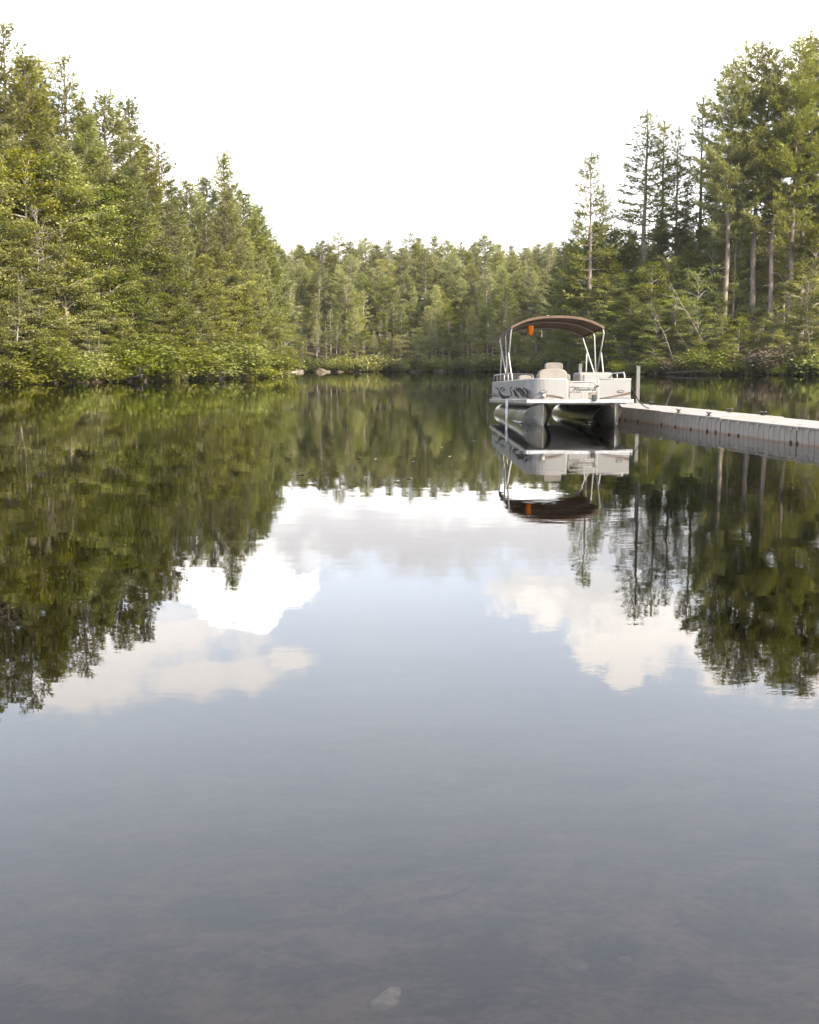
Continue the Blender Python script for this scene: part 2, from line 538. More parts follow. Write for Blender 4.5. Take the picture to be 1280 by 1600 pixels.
gl = n.n('ShaderNodeBsdfGlossy'); gl.inputs['Roughness'].default_value = 0.0
gl.inputs['Color'].default_value = (0.97, 0.97, 0.96, 1)
n.l(bw.outputs[0], gl.inputs['Normal'])
tr = n.n('ShaderNodeBsdfTransparent'); tr.inputs['Color'].default_value = (0.97, 0.97, 0.96, 1)
mx = n.n('ShaderNodeMixShader')
n.l(fr.outputs[0], mx.inputs[0]); n.l(tr.outputs[0], mx.inputs[1]); n.l(gl.outputs[0], mx.inputs[2])
n.l(mx.outputs[0], o.inputs['Surface'])
va = n.n('ShaderNodeVolumeAbsorption')
va.inputs['Color'].default_value = (0.60, 0.53, 0.45, 1)
va.inputs['Density'].default_value = 0.8
n.l(va.outputs[0], o.inputs['Volume'])
b = MB(); b.box((10, 78, -3.5), (170, 190, 7.0))
water = b.build('water', 'water')
water['kind'] = 'structure'

# ================================================================== trees
def tube_np(pts, rad, n=6):
    """arrays of one tapered tube (open ends)"""
    pts = np.asarray(pts, float); m_ = len(pts)
    d = np.gradient(pts, axis=0)
    d /= np.linalg.norm(d, axis=1, keepdims=True) + 1e-9
    ref = np.array([0.0, 0.0, 1.0]) if abs(d[0, 2]) < 0.8 else np.array([1.0, 0.0, 0.0])
    u = np.cross(d, ref); u /= np.linalg.norm(u, axis=1, keepdims=True) + 1e-9
    v = np.cross(d, u)
    th = np.arange(n) * 2 * math.pi / n
    ring = pts[:, None, :] + np.asarray(rad)[:, None, None] * (np.cos(th)[None, :, None] * u[:, None, :] + np.sin(th)[None, :, None] * v[:, None, :])
    vv = ring.reshape(-1, 3)
    k = np.arange(n); k2 = (k + 1) % n
    qs = []
    for i in range(m_ - 1):
        qs.append(np.stack([i * n + k, i * n + k2, (i + 1) * n + k2, (i + 1) * n + k], 1))
    return vv, np.concatenate(qs)

class Wood:
    def __init__(self):
        self.v = []; self.q = []; self.o = 0
    def tube(self, pts, rad, n=5):
        v, q = tube_np(pts, rad, n)
        self.v.append(v); self.q.append(q + self.o); self.o += len(v)
    def mesh(self, name):
        return array_mesh(name, np.concatenate(self.v), np.concatenate(self.q), smooth=True)

def unit(v):
    return v / (np.linalg.norm(v, axis=-1, keepdims=True) + 1e-9)

def blades(P, Dr, rng, length, width, spread=0.6, lift=0.3, per=3, tint=None):
    """needle tufts: slim triangles fanning out from points P along directions Dr"""
    N = len(P)
    P = np.repeat(P, per, 0); Dr = np.repeat(Dr, per, 0)
    T = np.repeat(tint, per)
    d = unit(Dr + rng.normal(0, spread, P.shape) + np.array([0, 0, lift]))
    side = unit(np.cross(d, rng.normal(0, 1, P.shape) + np.array([0, 0, 1.2])))
    L = (length * rng.uniform(0.65, 1.25, len(P)))[:, None]
    W = (width * rng.uniform(0.7, 1.3, len(P)))[:, None]
    c = P + d * L * 0.45 + side * W * 0.5
    c2 = P + d * L * 0.45 - side * W * 0.5
    e = P + d * L
    V = np.stack([P, c, e, c2], 1).reshape(-1, 3)
    base = np.arange(len(P)) * 4
    tris = np.concatenate([np.stack([base, base + 1, base + 2], 1), np.stack([base, base + 2, base + 3], 1)])
    t = np.clip(np.repeat(T + rng.normal(0, 0.09, len(P)), 4), 0, 1)
    return V, tris, t

def leaves(P, rng, size, tilt=0.55, tint=None, droop=0.15, out=None):
    """pointed leaves with a fold along the midrib, lying near horizontal"""
    N = len(P)
    az_ = rng.uniform(0, 2 * math.pi, N)
    d = np.stack([np.cos(az_), np.sin(az_), rng.normal(-droop, 0.35, N)], 1)
    if out is not None:
        d = unit(d + out * 0.7)
    d = unit(d)
    nrm = unit(np.stack([rng.normal(0, tilt, N), rng.normal(0, tilt, N), np.ones(N)], 1))
    s = unit(np.cross(d, nrm))
    up = np.cross(s, d)
    L = (size * rng.uniform(0.6, 1.3, N))[:, None]
    a = P - d * L * 0.5
    e = P + d * L * 0.5
    l = P + s * L * 0.34 + up * L * 0.10
    r = P - s * L * 0.34 + up * L * 0.10
    V = np.stack([a, l, e, r], 1).reshape(-1, 3)
    b0 = np.arange(N) * 4
    tris = np.concatenate([np.stack([b0, b0 + 2, b0 + 1], 1), np.stack([b0, b0 + 3, b0 + 2], 1)])
    t = np.clip(np.repeat(tint + rng.normal(0, 0.09, N), 4), 0, 1)
    return V, tris, t

def curve_trunk(rng, H, lean=(0, 0), bend=0.02, n=12):
    t = np.linspace(0, 1, n)
    px_ = np.cumsum(rng.normal(0, bend * H / n, n)); py_ = np.cumsum(rng.normal(0, bend * H / n, n))
    px_ -= px_[0]; py_ -= py_[0]
    return np.stack([px_ + lean[0] * t * H, py_ + lean[1] * t * H, t * H], 1)

def pine_variant(seed, H, cb, Rm, gap=0.12, whorl=0.62, bare=0, lean=(0, 0), flat=0.0, tuft=0.42, dens=1.0, topheavy=0.0):
    """white pine: whorls of upswept boughs carrying flat feathery plates of needles"""
    rng = np.random.default_rng(seed)
    wood = Wood()
    tr_ = curve_trunk(rng, H, lean, 0.02, 14)
    r0 = 0.0105 * H + 0.04
    tt = np.linspace(0, 1, 14)
    wood.tube(tr_, r0 * (1 - tt) ** 0.85 + 0.018 + 0.25 * r0 * np.exp(-tt * 28), 9)
    def trunk_at(z):
        return np.array([np.interp(z, tr_[:, 2], tr_[:, k]) for k in range(3)])
    PP, DD, TT = [], [], []
    z = cb * H
    while z < H - 0.12:
        t = (z - cb * H) / (H * (1 - cb))
        prof = (1 - t) ** 0.75 * (0.50 + 0.5 * min(1, t / 0.22)) + 0.04
        if topheavy:
            prof = prof * (1 - topheavy) + topheavy * math.sin(math.pi * min(1, 0.12 + 0.88 * t)) ** 0.8
        nb = rng.integers(4, 7)
        a0 = rng.uniform(0, 6.28)
        for k in range(nb):
            if rng.uniform() < gap:
                continue
            az_ = a0 + k * 6.283 / nb + rng.normal(0, 0.25)
            L = max(0.45, Rm * prof * rng.uniform(0.55, 1.2))
            el0 = (0.05 + 0.75 * t ** 1.5 + rng.normal(0, 0.10)) * (1 - flat)
            s = np.linspace(0, 1, 5)
            h_ = L * s * math.cos(el0)
            sag = -0.10 * (1 - t)
            zz = L * (math.sin(el0) * s + sag * np.sin(math.pi * s) + 0.13 * s ** 2)
            o0 = trunk_at(z + rng.normal(0, 0.12))
            daz = rng.normal(0, 0.18)
            ang = az_ + daz * s
            B = o0 + np.stack([np.cos(ang) * h_, np.sin(ang) * h_, zz], 1)
            wood.tube(B, np.linspace(0.022 + 0.010 * L, 0.007, 5), 4)
            ns = max(2, int(L / 0.23 * dens))
            ss = np.linspace(0.30 if L > 1 else 0.05, 1.0, ns) + rng.normal(0, 0.02, ns)
            bt = rng.uniform(0.05, 0.85)
            for j, sj in enumerate(ss):
                sj = min(max(sj, 0), 1)
                c0 = np.array([np.interp(sj, s, B[:, q]) for q in range(3)])
                bd = np.array([math.cos(ang[-1]), math.sin(ang[-1]), 0.1])
                for sg in (-1, 1):
                    bl = (0.42 * L * (1.02 - sj) ** 0.7 + 0.16) * rng.uniform(0.6, 1.15)
                    if sj < 0.42:
                        bl *= 0.6
                    th = ang[-1] + sg * (0.85 + rng.normal(0, 0.15))
                    dv = np.array([math.cos(th), math.sin(th), rng.normal(0.06, 0.07)])
                    m_ = max(1, int(bl / 0.21))
                    q = (np.arange(m_) + 0.6) / m_
                    pts = c0 + dv * (q * bl)[:, None] + rng.normal(0, 0.035, (m_, 3)) + np.array([0, 0, -0.06]) * (q ** 2 * bl)[:, None]
                    PP.append(pts); DD.append(np.tile(dv * 0.8 + bd * 0.5, (m_, 1)))
                    TT.append(np.full(m_, bt) + 0.12 * q)
        z += whorl * rng.uniform(0.7, 1.3) * (1 - 0.60 * t)
    # leader
    top = tr_[-1]
    PP.append(top + np.array([[0, 0, -0.11 * i] for i in range(8)])); DD.append(np.tile([0, 0, 1.0], (8, 1))); TT.append(np.full(8, 0.5))
    for k in range(bare):                              # dead limbs below the crown
        zb = rng.uniform(0.12, cb) * H
        a_ = rng.uniform(0, 6.28); L = rng.uniform(0.5, 2.2)
        o0 = trunk_at(zb)
        s = np.linspace(0, 1, 4)
        wood.tube(o0 + np.stack([np.cos(a_ + 0.3 * s) * L * s, np.sin(a_ + 0.3 * s) * L * s, L * (0.15 * s - 0.25 * s ** 2)], 1), np.linspace(0.03, 0.008, 4), 4)
    P = np.concatenate(PP); Dd = np.concatenate(DD); T = np.concatenate(TT)
    V, F, t_ = blades(P, Dd, rng, tuft, 0.066, 0.50, 0.22, 5, T)
    return wood.mesh('trunk'), array_mesh('crown', V, F, t_), H

def leafy_variant(seed, H, Rm, cb=0.2, limbs=34, leaf=0.20, per=34, lean=(0, 0), layered=0.6, twig_n=8, oval=0.45, sparse=0.0):
    """broadleaf: limbs > branchlets > near-horizontal sprays of leaves"""
    rng = np.random.default_rng(seed)
    wood = Wood()
    tr_ = curve_trunk(rng, H * 0.94, lean, 0.05, 12)
    r0 = 0.010 * H + 0.03
    tt = np.linspace(0, 1, 12)
    wood.tube(tr_, r0 * (1 - tt) ** 0.8 + 0.012 + 0.3 * r0 * np.exp(-tt * 25), 8)
    PP, OO, TT = [], [], []
    for i in range(limbs):
        f = cb + (0.99 - cb) * ((i + rng.uniform(0, 1)) / limbs)
        t = (f - cb) / (1 - cb)
        prof = (max(0.03, 1 - ((t - oval) / (1.02 - oval if t > oval else oval + 0.45)) ** 2)) ** 0.6
        az_ = i * 2.4 + rng.normal(0, 0.4)
        L = Rm * prof * rng.uniform(0.6, 1.2) + 0.35
        el0 = 0.25 + 0.75 * t + rng.normal(0, 0.15)
        s = np.linspace(0, 1, 6)
        o0 = np.array([np.interp(f * H * 0.94, tr_[:, 2], tr_[:, k]) for k in range(3)])
        ang = az_ + rng.normal(0, 0.35) * s
        h_ = L * s * math.cos(el0)
        zz = L * (math.sin(el0) * s - 0.32 * math.cos(el0) * s ** 2) + 0.03 * L * np.sin(s * 7 + seed)
        B = o0 + np.stack([np.cos(ang) * h_, np.sin(ang) * h_, zz], 1)
        wood.tube(B, np.linspace(0.03 + 0.012 * L, 0.008, 6), 5)
        lt = rng.uniform(0.05, 0.9)
        for j in range(twig_n):
            if rng.uniform() < sparse:
                continue
            sj = 0.22 + 0.78 * (j + rng.uniform(0, 1)) / twig_n
            c0 = np.array([np.interp(sj, s, B[:, q]) for q in range(3)])
            th = ang[-1] + rng.choice([-1, 1]) * rng.uniform(0.2, 1.3)
            bl = (0.45 + 0.38 * L * (1.05 - sj)) * rng.uniform(0.7, 1.2)
            dz = rng.normal(0.12, 0.22)
            dv = np.array([math.cos(th), math.sin(th), dz])
            e_ = c0 + dv * bl
            if bl > 0.6:
                wood.tube(np.stack([c0, (c0 + e_) / 2 + rng.normal(0, 0.04, 3), e_]), np.array([0.016, 0.011, 0.005]), 3)
            m_ = int(per * (0.5 + 0.5 * bl))
            q = rng.uniform(0.1, 1.12, m_)
            off = rng.normal(0, 1, (m_, 3)) * np.array([0.26, 0.26, 0.26 * (1 - layered)]) * (0.7 + 0.5 * bl)
            pts = c0 + dv * (q * bl)[:, None] + off + np.array([0, 0, -0.10]) * (q ** 2 * bl)[:, None]
            PP.append(pts); OO.append(np.tile(dv, (m_, 1))); TT.append(np.full(m_, np.clip(lt + rng.normal(0, 0.1), 0, 1)))
    P = np.concatenate(PP); T = np.concatenate(TT)
    V, F, t_ = leaves(P, rng, leaf, 0.5, T, 0.15, np.concatenate(OO))
    return wood.mesh('trunk'), array_mesh('crown', V, F, t_), H

def shrub_variant(seed, Rm, H, stems=26, leaf=0.14, per=150, arch=0.5):
    rng = np.random.default_rng(seed)
    wood = Wood(); PP, TT = [], []
    for i in range(stems):
        az_ = rng.uniform(0, 6.28); rr = Rm * math.sqrt(rng.uniform(0.05, 1)); hh = H * rng.uniform(0.45, 1.05) * (1 - 0.45 * (rr / Rm) ** 2)
        s = np.linspace(0, 1, 6)
        B = np.stack([np.cos(az_) * rr * s ** (1 + arch * 0.4), np.sin(az_) * rr * s ** (1 + arch * 0.4), hh * np.sin(s * (1.35 + 0.6 * arch)) / math.sin(min(1.57, 1.35 + 0.6 * arch))], 1)
        wood.tube(B, np.linspace(0.03, 0.006, 6), 4)
        m_ = int(per * rng.uniform(0.7, 1.3))
        q = rng.uniform(0.25, 1.08, m_)
        c0 = np.stack([np.interp(q, s, B[:, k]) for k in range(3)], 1)
        PP.append(c0 + rng.normal(0, 1, (m_, 3)) * np.array([0.30, 0.30, 0.16]) * (0.6 + 0.3 * Rm))
        TT.append(np.full(m_, rng.uniform(0.15, 0.8)))
    P = np.concatenate(PP); T = np.concatenate(TT)
    P[:, 2] = np.maximum(P[:, 2], 0.02)
    V, F, t_ = leaves(P, rng, leaf, 0.6, T, 0.1)
    return wood.mesh('stem'), array_mesh('foliage', V, F, t_), H

def snag_variant(seed, H, limbs=16, Rm=2.2, lean=(0, 0), lo=0.25, up=0.6):
    """bare dead tree: trunk with forking grey limbs"""
    rng = np.random.default_rng(seed)
    tw = Wood(); tr_ = curve_trunk(rng, H, lean, 0.07, 12)
    tw.tube(tr_, np.linspace(0.006 * H + 0.03, 0.010, 12), 7)
    parts_ = []
    for i in range(limbs):
        bw_ = Wood()
        f = lo + (0.97 - lo) * (i + rng.uniform(0, 1)) / limbs
        o0 = np.array([np.interp(f * H, tr_[:, 2], tr_[:, k]) for k in range(3)])
        a_ = rng.uniform(0, 6.28); L = Rm * (1.15 - f * 0.7) * rng.uniform(0.5, 1.2)
        s = np.linspace(0, 1, 6)
        ang = a_ + np.cumsum(rng.normal(0, 0.16, 6))
        e0 = up + rng.normal(0, 0.25)
        B = o0 + np.stack([np.cos(ang) * L * s * math.cos(e0), np.sin(ang) * L * s * math.cos(e0), L * s * math.sin(e0) + 0.05 * np.sin(6 * s + i)], 1)
        bw_.tube(B, np.linspace(0.02 + 0.012 * L, 0.007, 6), 5)
        for j in range(4):
            sj = rng.uniform(0.3, 0.95)
            c0 = np.array([np.interp(sj, s, B[:, q]) for q in range(3)])
            dv = unit(rng.normal(0, 1, 3) + np.array([math.cos(a_), math.sin(a_), 0.6])) * rng.uniform(0.3, 0.9)
            bw_.tube(np.stack([c0, c0 + dv * 0.5 + rng.normal(0, 0.05, 3), c0 + dv]), np.array([0.012, 0.009, 0.004]), 4)
        parts_.append(bw_.mesh('limb'))
    return tw.mesh('trunk'), parts_, H

PINES = {
    'full':    pine_variant(11, 20, 0.12, 4.4, 0.06, 0.56, 3, dens=1.1),
    'layered': pine_variant(12, 19, 0.16, 4.3, 0.14, 0.74, 4, flat=0.35, dens=1.1),
    'narrow':  pine_variant(13, 17, 0.14, 3.0, 0.10, 0.56, 4),
    'tall':    pine_variant(14, 28, 0.42, 4.6, 0.12, 0.74, 22, topheavy=0.55, flat=0.2),
    'tall_b':  pine_variant(15, 27, 0.36, 4.2, 0.16, 0.76, 18, lean=(0.02, 0), topheavy=0.4, flat=0.2),
    'sparse':  pine_variant(16, 22, 0.30, 3.5, 0.26, 0.80, 12, flat=0.4),
    'spare_b': pine_variant(17, 18, 0.25, 3.0, 0.30, 0.78, 8, flat=0.3),
    'thin':    pine_variant(18, 15, 0.36, 2.3, 0.14, 0.52, 9, topheavy=0.2),
    'thin_b':  pine_variant(19, 14, 0.32, 2.1, 0.12, 0.50, 7, lean=(-0.05, 0)),
    'round':   pine_variant(20, 16, 0.20, 3.5, 0.10, 0.52, 5, topheavy=0.5),
    'hemlock': pine_variant(21, 14, 0.05, 3.3, 0.05, 0.48, 0, flat=0.5, tuft=0.34, dens=1.2),
}
LEAFY = {
    'maple':   leafy_variant(31, 13, 3.7, 0.09, 42, 0.19, 52, layered=0.6),
    'beech':   leafy_variant(32, 11, 3.6, 0.04, 38, 0.18, 52, layered=0.8),
    'oak':     leafy_variant(33, 14, 3.9, 0.22, 40, 0.19, 54, layered=0.55),
    'birch':   leafy_variant(34, 12, 2.6, 0.20, 34, 0.17, 46, layered=0.6),
    'sourwood': leafy_variant(35, 9, 3.3, 0.05, 32, 0.18, 52, lean=(0.16, -0.1), layered=0.75, sparse=0.1),
    'sapling': leafy_variant(36, 6, 2.1, 0.12, 24, 0.16, 42, layered=0.75),
    'airy':    leafy_variant(37, 12, 3.2, 0.22, 30, 0.17, 30, layered=0.7, sparse=0.3),
}
SHRUBS = {
    'mound': shrub_variant(41, 1.9, 1.8, 30, 0.17, 120),
    'arching': shrub_variant(42, 2.3, 2.3, 30, 0.18, 120, 0.9),
    'low': shrub_variant(43, 1.5, 1.0, 22, 0.15, 110, 0.8),
}
SNAGS = {
    'spreading': snag_variant(51, 12, 22, 3.0, (0.02, 0), 0.25, 0.55),
    'leaning': snag_variant(52, 9, 8, 2.0, (-0.62, -0.1), 0.3, 0.2),
    'thin': snag_variant(53, 10, 8, 1.1, (0.05, 0), 0.35, 0.3),
}
def instance(name, me, mat, parent):
    """an object on shared mesh data with a material of its own"""
    if not me.materials:
        me.materials.append(MATS[mat])
    o_ = bpy.data.objects.new(name, me)
    COL.objects.link(o_)
    o_.parent = parent
    if me.materials[0] != MATS[mat]:
        o_.material_slots[0].link = 'OBJECT'
        o_.material_slots[0].material = MATS[mat]
    return o_

TREES = []            # (object, row, pixel x)
def plant(kind, var, x, y, height, leafmat, bark, row, look, cat, rz=None, wide=1.0, lean=(0, 0), sink=0.1, z=None):
    lib = {'pine': PINES, 'leafy': LEAFY, 'shrub': SHRUBS, 'snag': SNAGS}[kind]
    trunk, crown, H = lib[var]
    s = height / H
    name = {'pine': 'pine_tree', 'leafy': 'broadleaf_tree', 'shrub': 'shore_shrub', 'snag': 'dead_tree'}[kind]
    if var == 'hemlock':
        name = 'hemlock_tree'
    e = empty(name, (x, y, (gz(x, y) if z is None else z) - sink), random.uniform(0, 6.28) if rz is None else rz)
    e.scale = (s * wide, s * wide, s)
    if lean != (0, 0):
        e.rotation_euler = (-lean[1], lean[0], e.rotation_euler[2])
        e.rotation_mode = 'XYZ'
    instance('stems' if kind == 'shrub' else 'trunk', trunk, bark, e)
    for c_ in (crown if isinstance(crown, list) else [crown]):
        instance({'shrub': 'foliage', 'snag': 'limb'}.get(kind, 'crown'), c_, leafmat, e)
    px_ = 640 + FPX * x / y if y > 1 else 0
    TREES.append((e, row, px_, look, cat))
    return e

random.seed(7)
def top_height(px, ytop, Y):
    """x position and height of a tree whose top shows at that pixel when it grows at distance Y"""
    q = at_depth(px, ytop, Y)
    return q.x, q.z - gz(q.x, Y) + 0.1

LOOK_P = {'full': 'full dark pine', 'layered': 'layered pine', 'narrow': 'narrow pine', 'tall': 'tall pine with bare lower trunk', 'tall_b': 'tall slightly leaning pine',
          'sparse': 'sparse pine with gaps between boughs', 'spare_b': 'thin open-crowned pine', 'thin': 'slender pine with bare stem', 'thin_b': 'slender leaning pine',
          'round': 'round-topped pine', 'hemlock': 'drooping hemlock'}
LOOK_L = {'maple': 'bushy maple-like tree', 'beech': 'low spreading broadleaf tree', 'oak': 'big rounded broadleaf tree', 'birch': 'narrow broadleaf tree',
          'sourwood': 'leaning broadleaf tree', 'sapling': 'leafy sapling', 'airy': 'airy broadleaf tree'}
def pine(px, ytop, Y, var, mat='needles_warm', row='', **k):
    x, h_ = top_height(px, ytop, Y)
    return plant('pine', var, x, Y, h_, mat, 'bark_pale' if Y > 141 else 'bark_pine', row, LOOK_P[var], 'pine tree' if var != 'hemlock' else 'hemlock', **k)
def leafy(px, ytop, Y, var, mat='leaf_olive', row='', **k):
    x, h_ = top_height(px, ytop, Y)
    return plant('leafy', var, x, Y, h_, mat, 'bark_grey', row, LOOK_L[var], 'tree', **k)

# ---- left bank -----------------------------------------------------
ROW = 'on left bank skyline'
for (px, yt, Y, var, mat) in [(-70, 30, 84, 'full', 'needles_warm'), (-28, 60, 80, 'layered', 'needles_warm'), (4, 40, 86, 'layered', 'needles_warm'), (38, 92, 83, 'full', 'needles_warm'),
                              (62, 96, 92, 'narrow', 'needles_pale'), (101, 93, 90, 'layered', 'needles_warm'), (132, 185, 88, 'full', 'needles_cool'),
                              (162, 150, 92, 'round', 'needles_warm'), (200, 158, 97, 'narrow', 'needles_cool'), (226, 226, 94, 'full', 'needles_warm'),
                              (247, 226, 100, 'layered', 'needles_cool'), (290, 285, 100, 'round', 'needles_cool'), (318, 278, 104, 'full', 'needles_cool'),
                              (347, 243, 104, 'narrow', 'needles_warm'), (374, 300, 107, 'round', 'needles_cool'), (400, 322, 109, 'full', 'needles_cool'),
                              (418, 362, 112, 'round', 'needles_cool')]:
    pine(px, yt, Y, var, mat, ROW)
ROW = 'in left bank middle ranks'
for (px, yt, Y, var, mat) in [(10, 200, 79, 'full', 'needles_warm'), (60, 190, 82, 'full', 'needles_cool'), (108, 225, 82, 'layered', 'needles_warm'), (160, 250, 85, 'layered', 'needles_warm'),
                              (205, 260, 88, 'full', 'needles_cool'), (262, 318, 88, 'hemlock', 'needles_cool'), (282, 340, 92, 'full', 'needles_cool'),
                              (322, 345, 95, 'layered', 'needles_warm'), (352, 300, 98, 'full', 'needles_warm'), (385, 360, 101, 'narrow', 'needles_warm'),
                              (408, 400, 105, 'full', 'needles_warm')]:
    pine(px, yt, Y, var, mat, ROW)
for (px, yt, Y, var, mat) in [(-30, 250, 75, 'oak', 'leaf_olive'), (40, 235, 78, 'oak', 'leaf_olive'), (95, 245, 79, 'maple', 'leaf_olive'), (150, 290, 82, 'oak', 'leaf_green'),
                              (188, 275, 84, 'maple', 'leaf_green'), (215, 330, 86, 'oak', 'leaf_olive'), (245, 385, 86, 'maple', 'leaf_green'), (310, 400, 93, 'oak', 'leaf_olive'),
                              (345, 395, 96, 'maple', 'leaf_olive'), (380, 430, 100, 'oak', 'leaf_olive'), (408, 455, 104, 'birch', 'leaf_olive')]:
    leafy(px, yt, Y, var, mat, ROW)
ROW = 'along left bank waterline'
for (px, yt, Y, var, mat) in [(-45, 330, 70.5, 'maple', 'leaf_olive'), (-8, 345, 73, 'beech', 'leaf_green'), (28, 350, 75, 'oak', 'leaf_olive'), (66, 340, 76.5, 'airy', 'leaf_pale'), (100, 380, 77, 'maple', 'leaf_olive'),
                              (20, 445, 73.2, 'beech', 'leaf_pale'), (70, 450, 75.4, 'sourwood', 'leaf_pale'), (125, 440, 78, 'beech', 'leaf_pale'), (138, 370, 80, 'oak', 'leaf_green'),
                              (172, 385, 81, 'maple', 'leaf_green'), (160, 470, 79.6, 'sourwood', 'leaf_olive'), (205, 430, 82, 'beech', 'leaf_green'), (228, 460, 83.5, 'maple', 'leaf_olive'),
                              (252, 478, 84.8, 'beech', 'leaf_olive'), (278, 470, 87.5, 'sourwood', 'leaf_olive'), (306, 455, 90, 'maple', 'leaf_olive'), (332, 445, 93.5, 'beech', 'leaf_olive'),
                              (355, 470, 96, 'sourwood', 'leaf_olive'), (380, 490, 99, 'beech', 'leaf_green'), (402, 470, 102.5, 'maple', 'leaf_green'), (425, 478, 105.5, 'beech', 'leaf_green'),
                              (440, 500, 108.2, 'sapling', 'leaf_green'), (190, 505, 80.5, 'sapling', 'leaf_pale'), (110, 500, 77.4, 'sapling', 'leaf_pale'), (48, 500, 74, 'sapling', 'leaf_olive'), (0, 505, 71.6, 'sourwood', 'leaf_olive'), (88, 515, 75.2, 'beech', 'leaf_olive'), (140, 510, 77.6, 'sourwood', 'leaf_pale'), (222, 515, 81.6, 'beech', 'leaf_olive'),
                              (262, 520, 84.6, 'sourwood', 'leaf_olive'), (300, 522, 88.2, 'beech', 'leaf_green'), (345, 520, 93, 'sourwood', 'leaf_olive'), (392, 525, 98.8, 'beech', 'leaf_olive')]:
    leafy(px, yt, Y, var, mat, ROW)
left_px = np.array([-43, 71, 174, 265, 343, 400, 439]); left_Y = np.array([69, 74, 78, 84, 92, 99, 104])
for i in range(17):
    px = -20 + i * 28 + random.uniform(-5, 5)
    Y = float(np.interp(px, left_px, left_Y)) + random.uniform(-0.7, 0.5)
    var = random.choice(['mound', 'arching', 'arching', 'low'])
    hh = {'mound': 1.6, 'arching': 2.1, 'low': 1.0}[var] * random.uniform(0.6, 1.7)
    mat = random.choice(['leaf_olive', 'leaf_olive', 'leaf_green', 'leaf_pale' if 90 < px < 220 else 'leaf_olive'])
    plant('shrub', var, (px - 640) / FPX * Y, Y, hh, mat, 'bark_grey', ROW, {'mound': 'mounded green shrub', 'arching': 'arching leafy shrub', 'low': 'low leafy shrub'}[var], 'shrub', sink=0.25, wide=random.uniform(0.9, 1.4), z=max(0.1, gz((px - 640) / FPX * Y, Y)))
# bare grey limbs among the leaves
for (px, yt, Y, var) in [(56, 325, 75.2, 'spreading'), (150, 440, 78.6, 'thin'), (20, 420, 72.3, 'thin')]:
    x, h_ = top_height(px, yt, Y)
    plant('snag', var, x, Y, h_, 'wood_dead', 'wood_dead', ROW, {'spreading': 'bare grey dead tree with spreading limbs', 'thin': 'thin dead grey stem'}[var], 'dead tree')

# ---- far shore -----------------------------------------------------
ROW = 'on far ridge skyline'
vv = ['full', 'narrow', 'layered', 'full', 'narrow', 'round', 'layered', 'narrow', 'round']
sky_y = {420: 395, 440: 392, 455: 388, 472: 384, 488: 388, 505: 376, 528: 362, 548: 378, 572: 372, 590: 384, 606: 376, 640: 364, 655: 372, 680: 370, 700: 376, 722: 378, 740: 380, 758: 368,
         780: 382, 800: 384, 822: 388, 840: 390, 860: 380, 880: 378, 900: 385, 925: 380}
for i, (px, yt) in enumerate(sky_y.items()):
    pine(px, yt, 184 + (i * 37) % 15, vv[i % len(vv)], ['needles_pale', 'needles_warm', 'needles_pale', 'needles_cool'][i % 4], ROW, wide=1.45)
ROW = 'behind far ridge skyline'
for i in range(25):
    px = 424 + i * 20 + random.uniform(-6, 6)
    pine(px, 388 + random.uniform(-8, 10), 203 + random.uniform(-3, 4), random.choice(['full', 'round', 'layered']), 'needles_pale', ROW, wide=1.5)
ROW = 'in far shore upper ranks'
for i in range(26):
    px = 428 + i * 19.5 + random.uniform(-6, 6)
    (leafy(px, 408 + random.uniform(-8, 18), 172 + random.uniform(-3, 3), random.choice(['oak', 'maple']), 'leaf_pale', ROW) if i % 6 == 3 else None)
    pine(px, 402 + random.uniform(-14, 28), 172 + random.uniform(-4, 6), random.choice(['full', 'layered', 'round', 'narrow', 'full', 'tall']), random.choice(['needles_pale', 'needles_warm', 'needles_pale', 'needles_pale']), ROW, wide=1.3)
ROW = 'in far shore middle ranks'
for i in range(25):
    px = 432 + i * 19.5 + random.uniform(-7, 7)
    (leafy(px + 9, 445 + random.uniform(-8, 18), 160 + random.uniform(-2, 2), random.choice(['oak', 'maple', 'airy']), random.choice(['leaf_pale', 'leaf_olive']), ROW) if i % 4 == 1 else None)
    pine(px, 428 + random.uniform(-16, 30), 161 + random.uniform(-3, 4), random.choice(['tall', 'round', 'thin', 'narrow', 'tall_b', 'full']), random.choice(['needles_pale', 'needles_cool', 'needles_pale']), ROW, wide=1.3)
ROW = 'in far shore second rank'
for i in range(24):
    px = 440 + i * 19 + random.uniform(-7, 7)
    if i % 3 == 2:
        leafy(px, 478 + random.uniform(-10, 18), 152 + random.uniform(-2, 2), random.choice(['birch', 'maple', 'airy']), 'leaf_green', ROW)
    else:
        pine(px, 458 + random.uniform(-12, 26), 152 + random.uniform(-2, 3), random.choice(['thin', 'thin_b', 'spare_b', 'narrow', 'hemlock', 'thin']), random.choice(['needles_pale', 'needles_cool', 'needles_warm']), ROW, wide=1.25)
ROW = 'along far waterline'
shore_px = np.array([440, 500, 560, 640, 720, 790, 830, 860, 883]); shore_Y = np.array([142.4, 143.6, 144.6, 145, 144.3, 142.7, 141, 139, 137])
for i in range(29):
    px = 446 + i * 15.2 + random.uniform(-5, 5)
    Y = float(np.interp(px, shore_px, shore_Y)) + 1.4 + random.uniform(0, 1.2)
    k = i % 4
    if k in (0, 2):
        leafy(px, 522 + random.uniform(-14, 18), Y, random.choice(['sapling', 'beech', 'birch', 'maple']), random.choice(['leaf_green', 'leaf_green', 'leaf_pale']), ROW)
    else:
        pine(px, 500 + random.uniform(-20, 25), Y + 1, random.choice(['thin', 'thin_b', 'spare_b', 'hemlock']), random.choice(['needles_cool', 'needles_pale']), ROW)
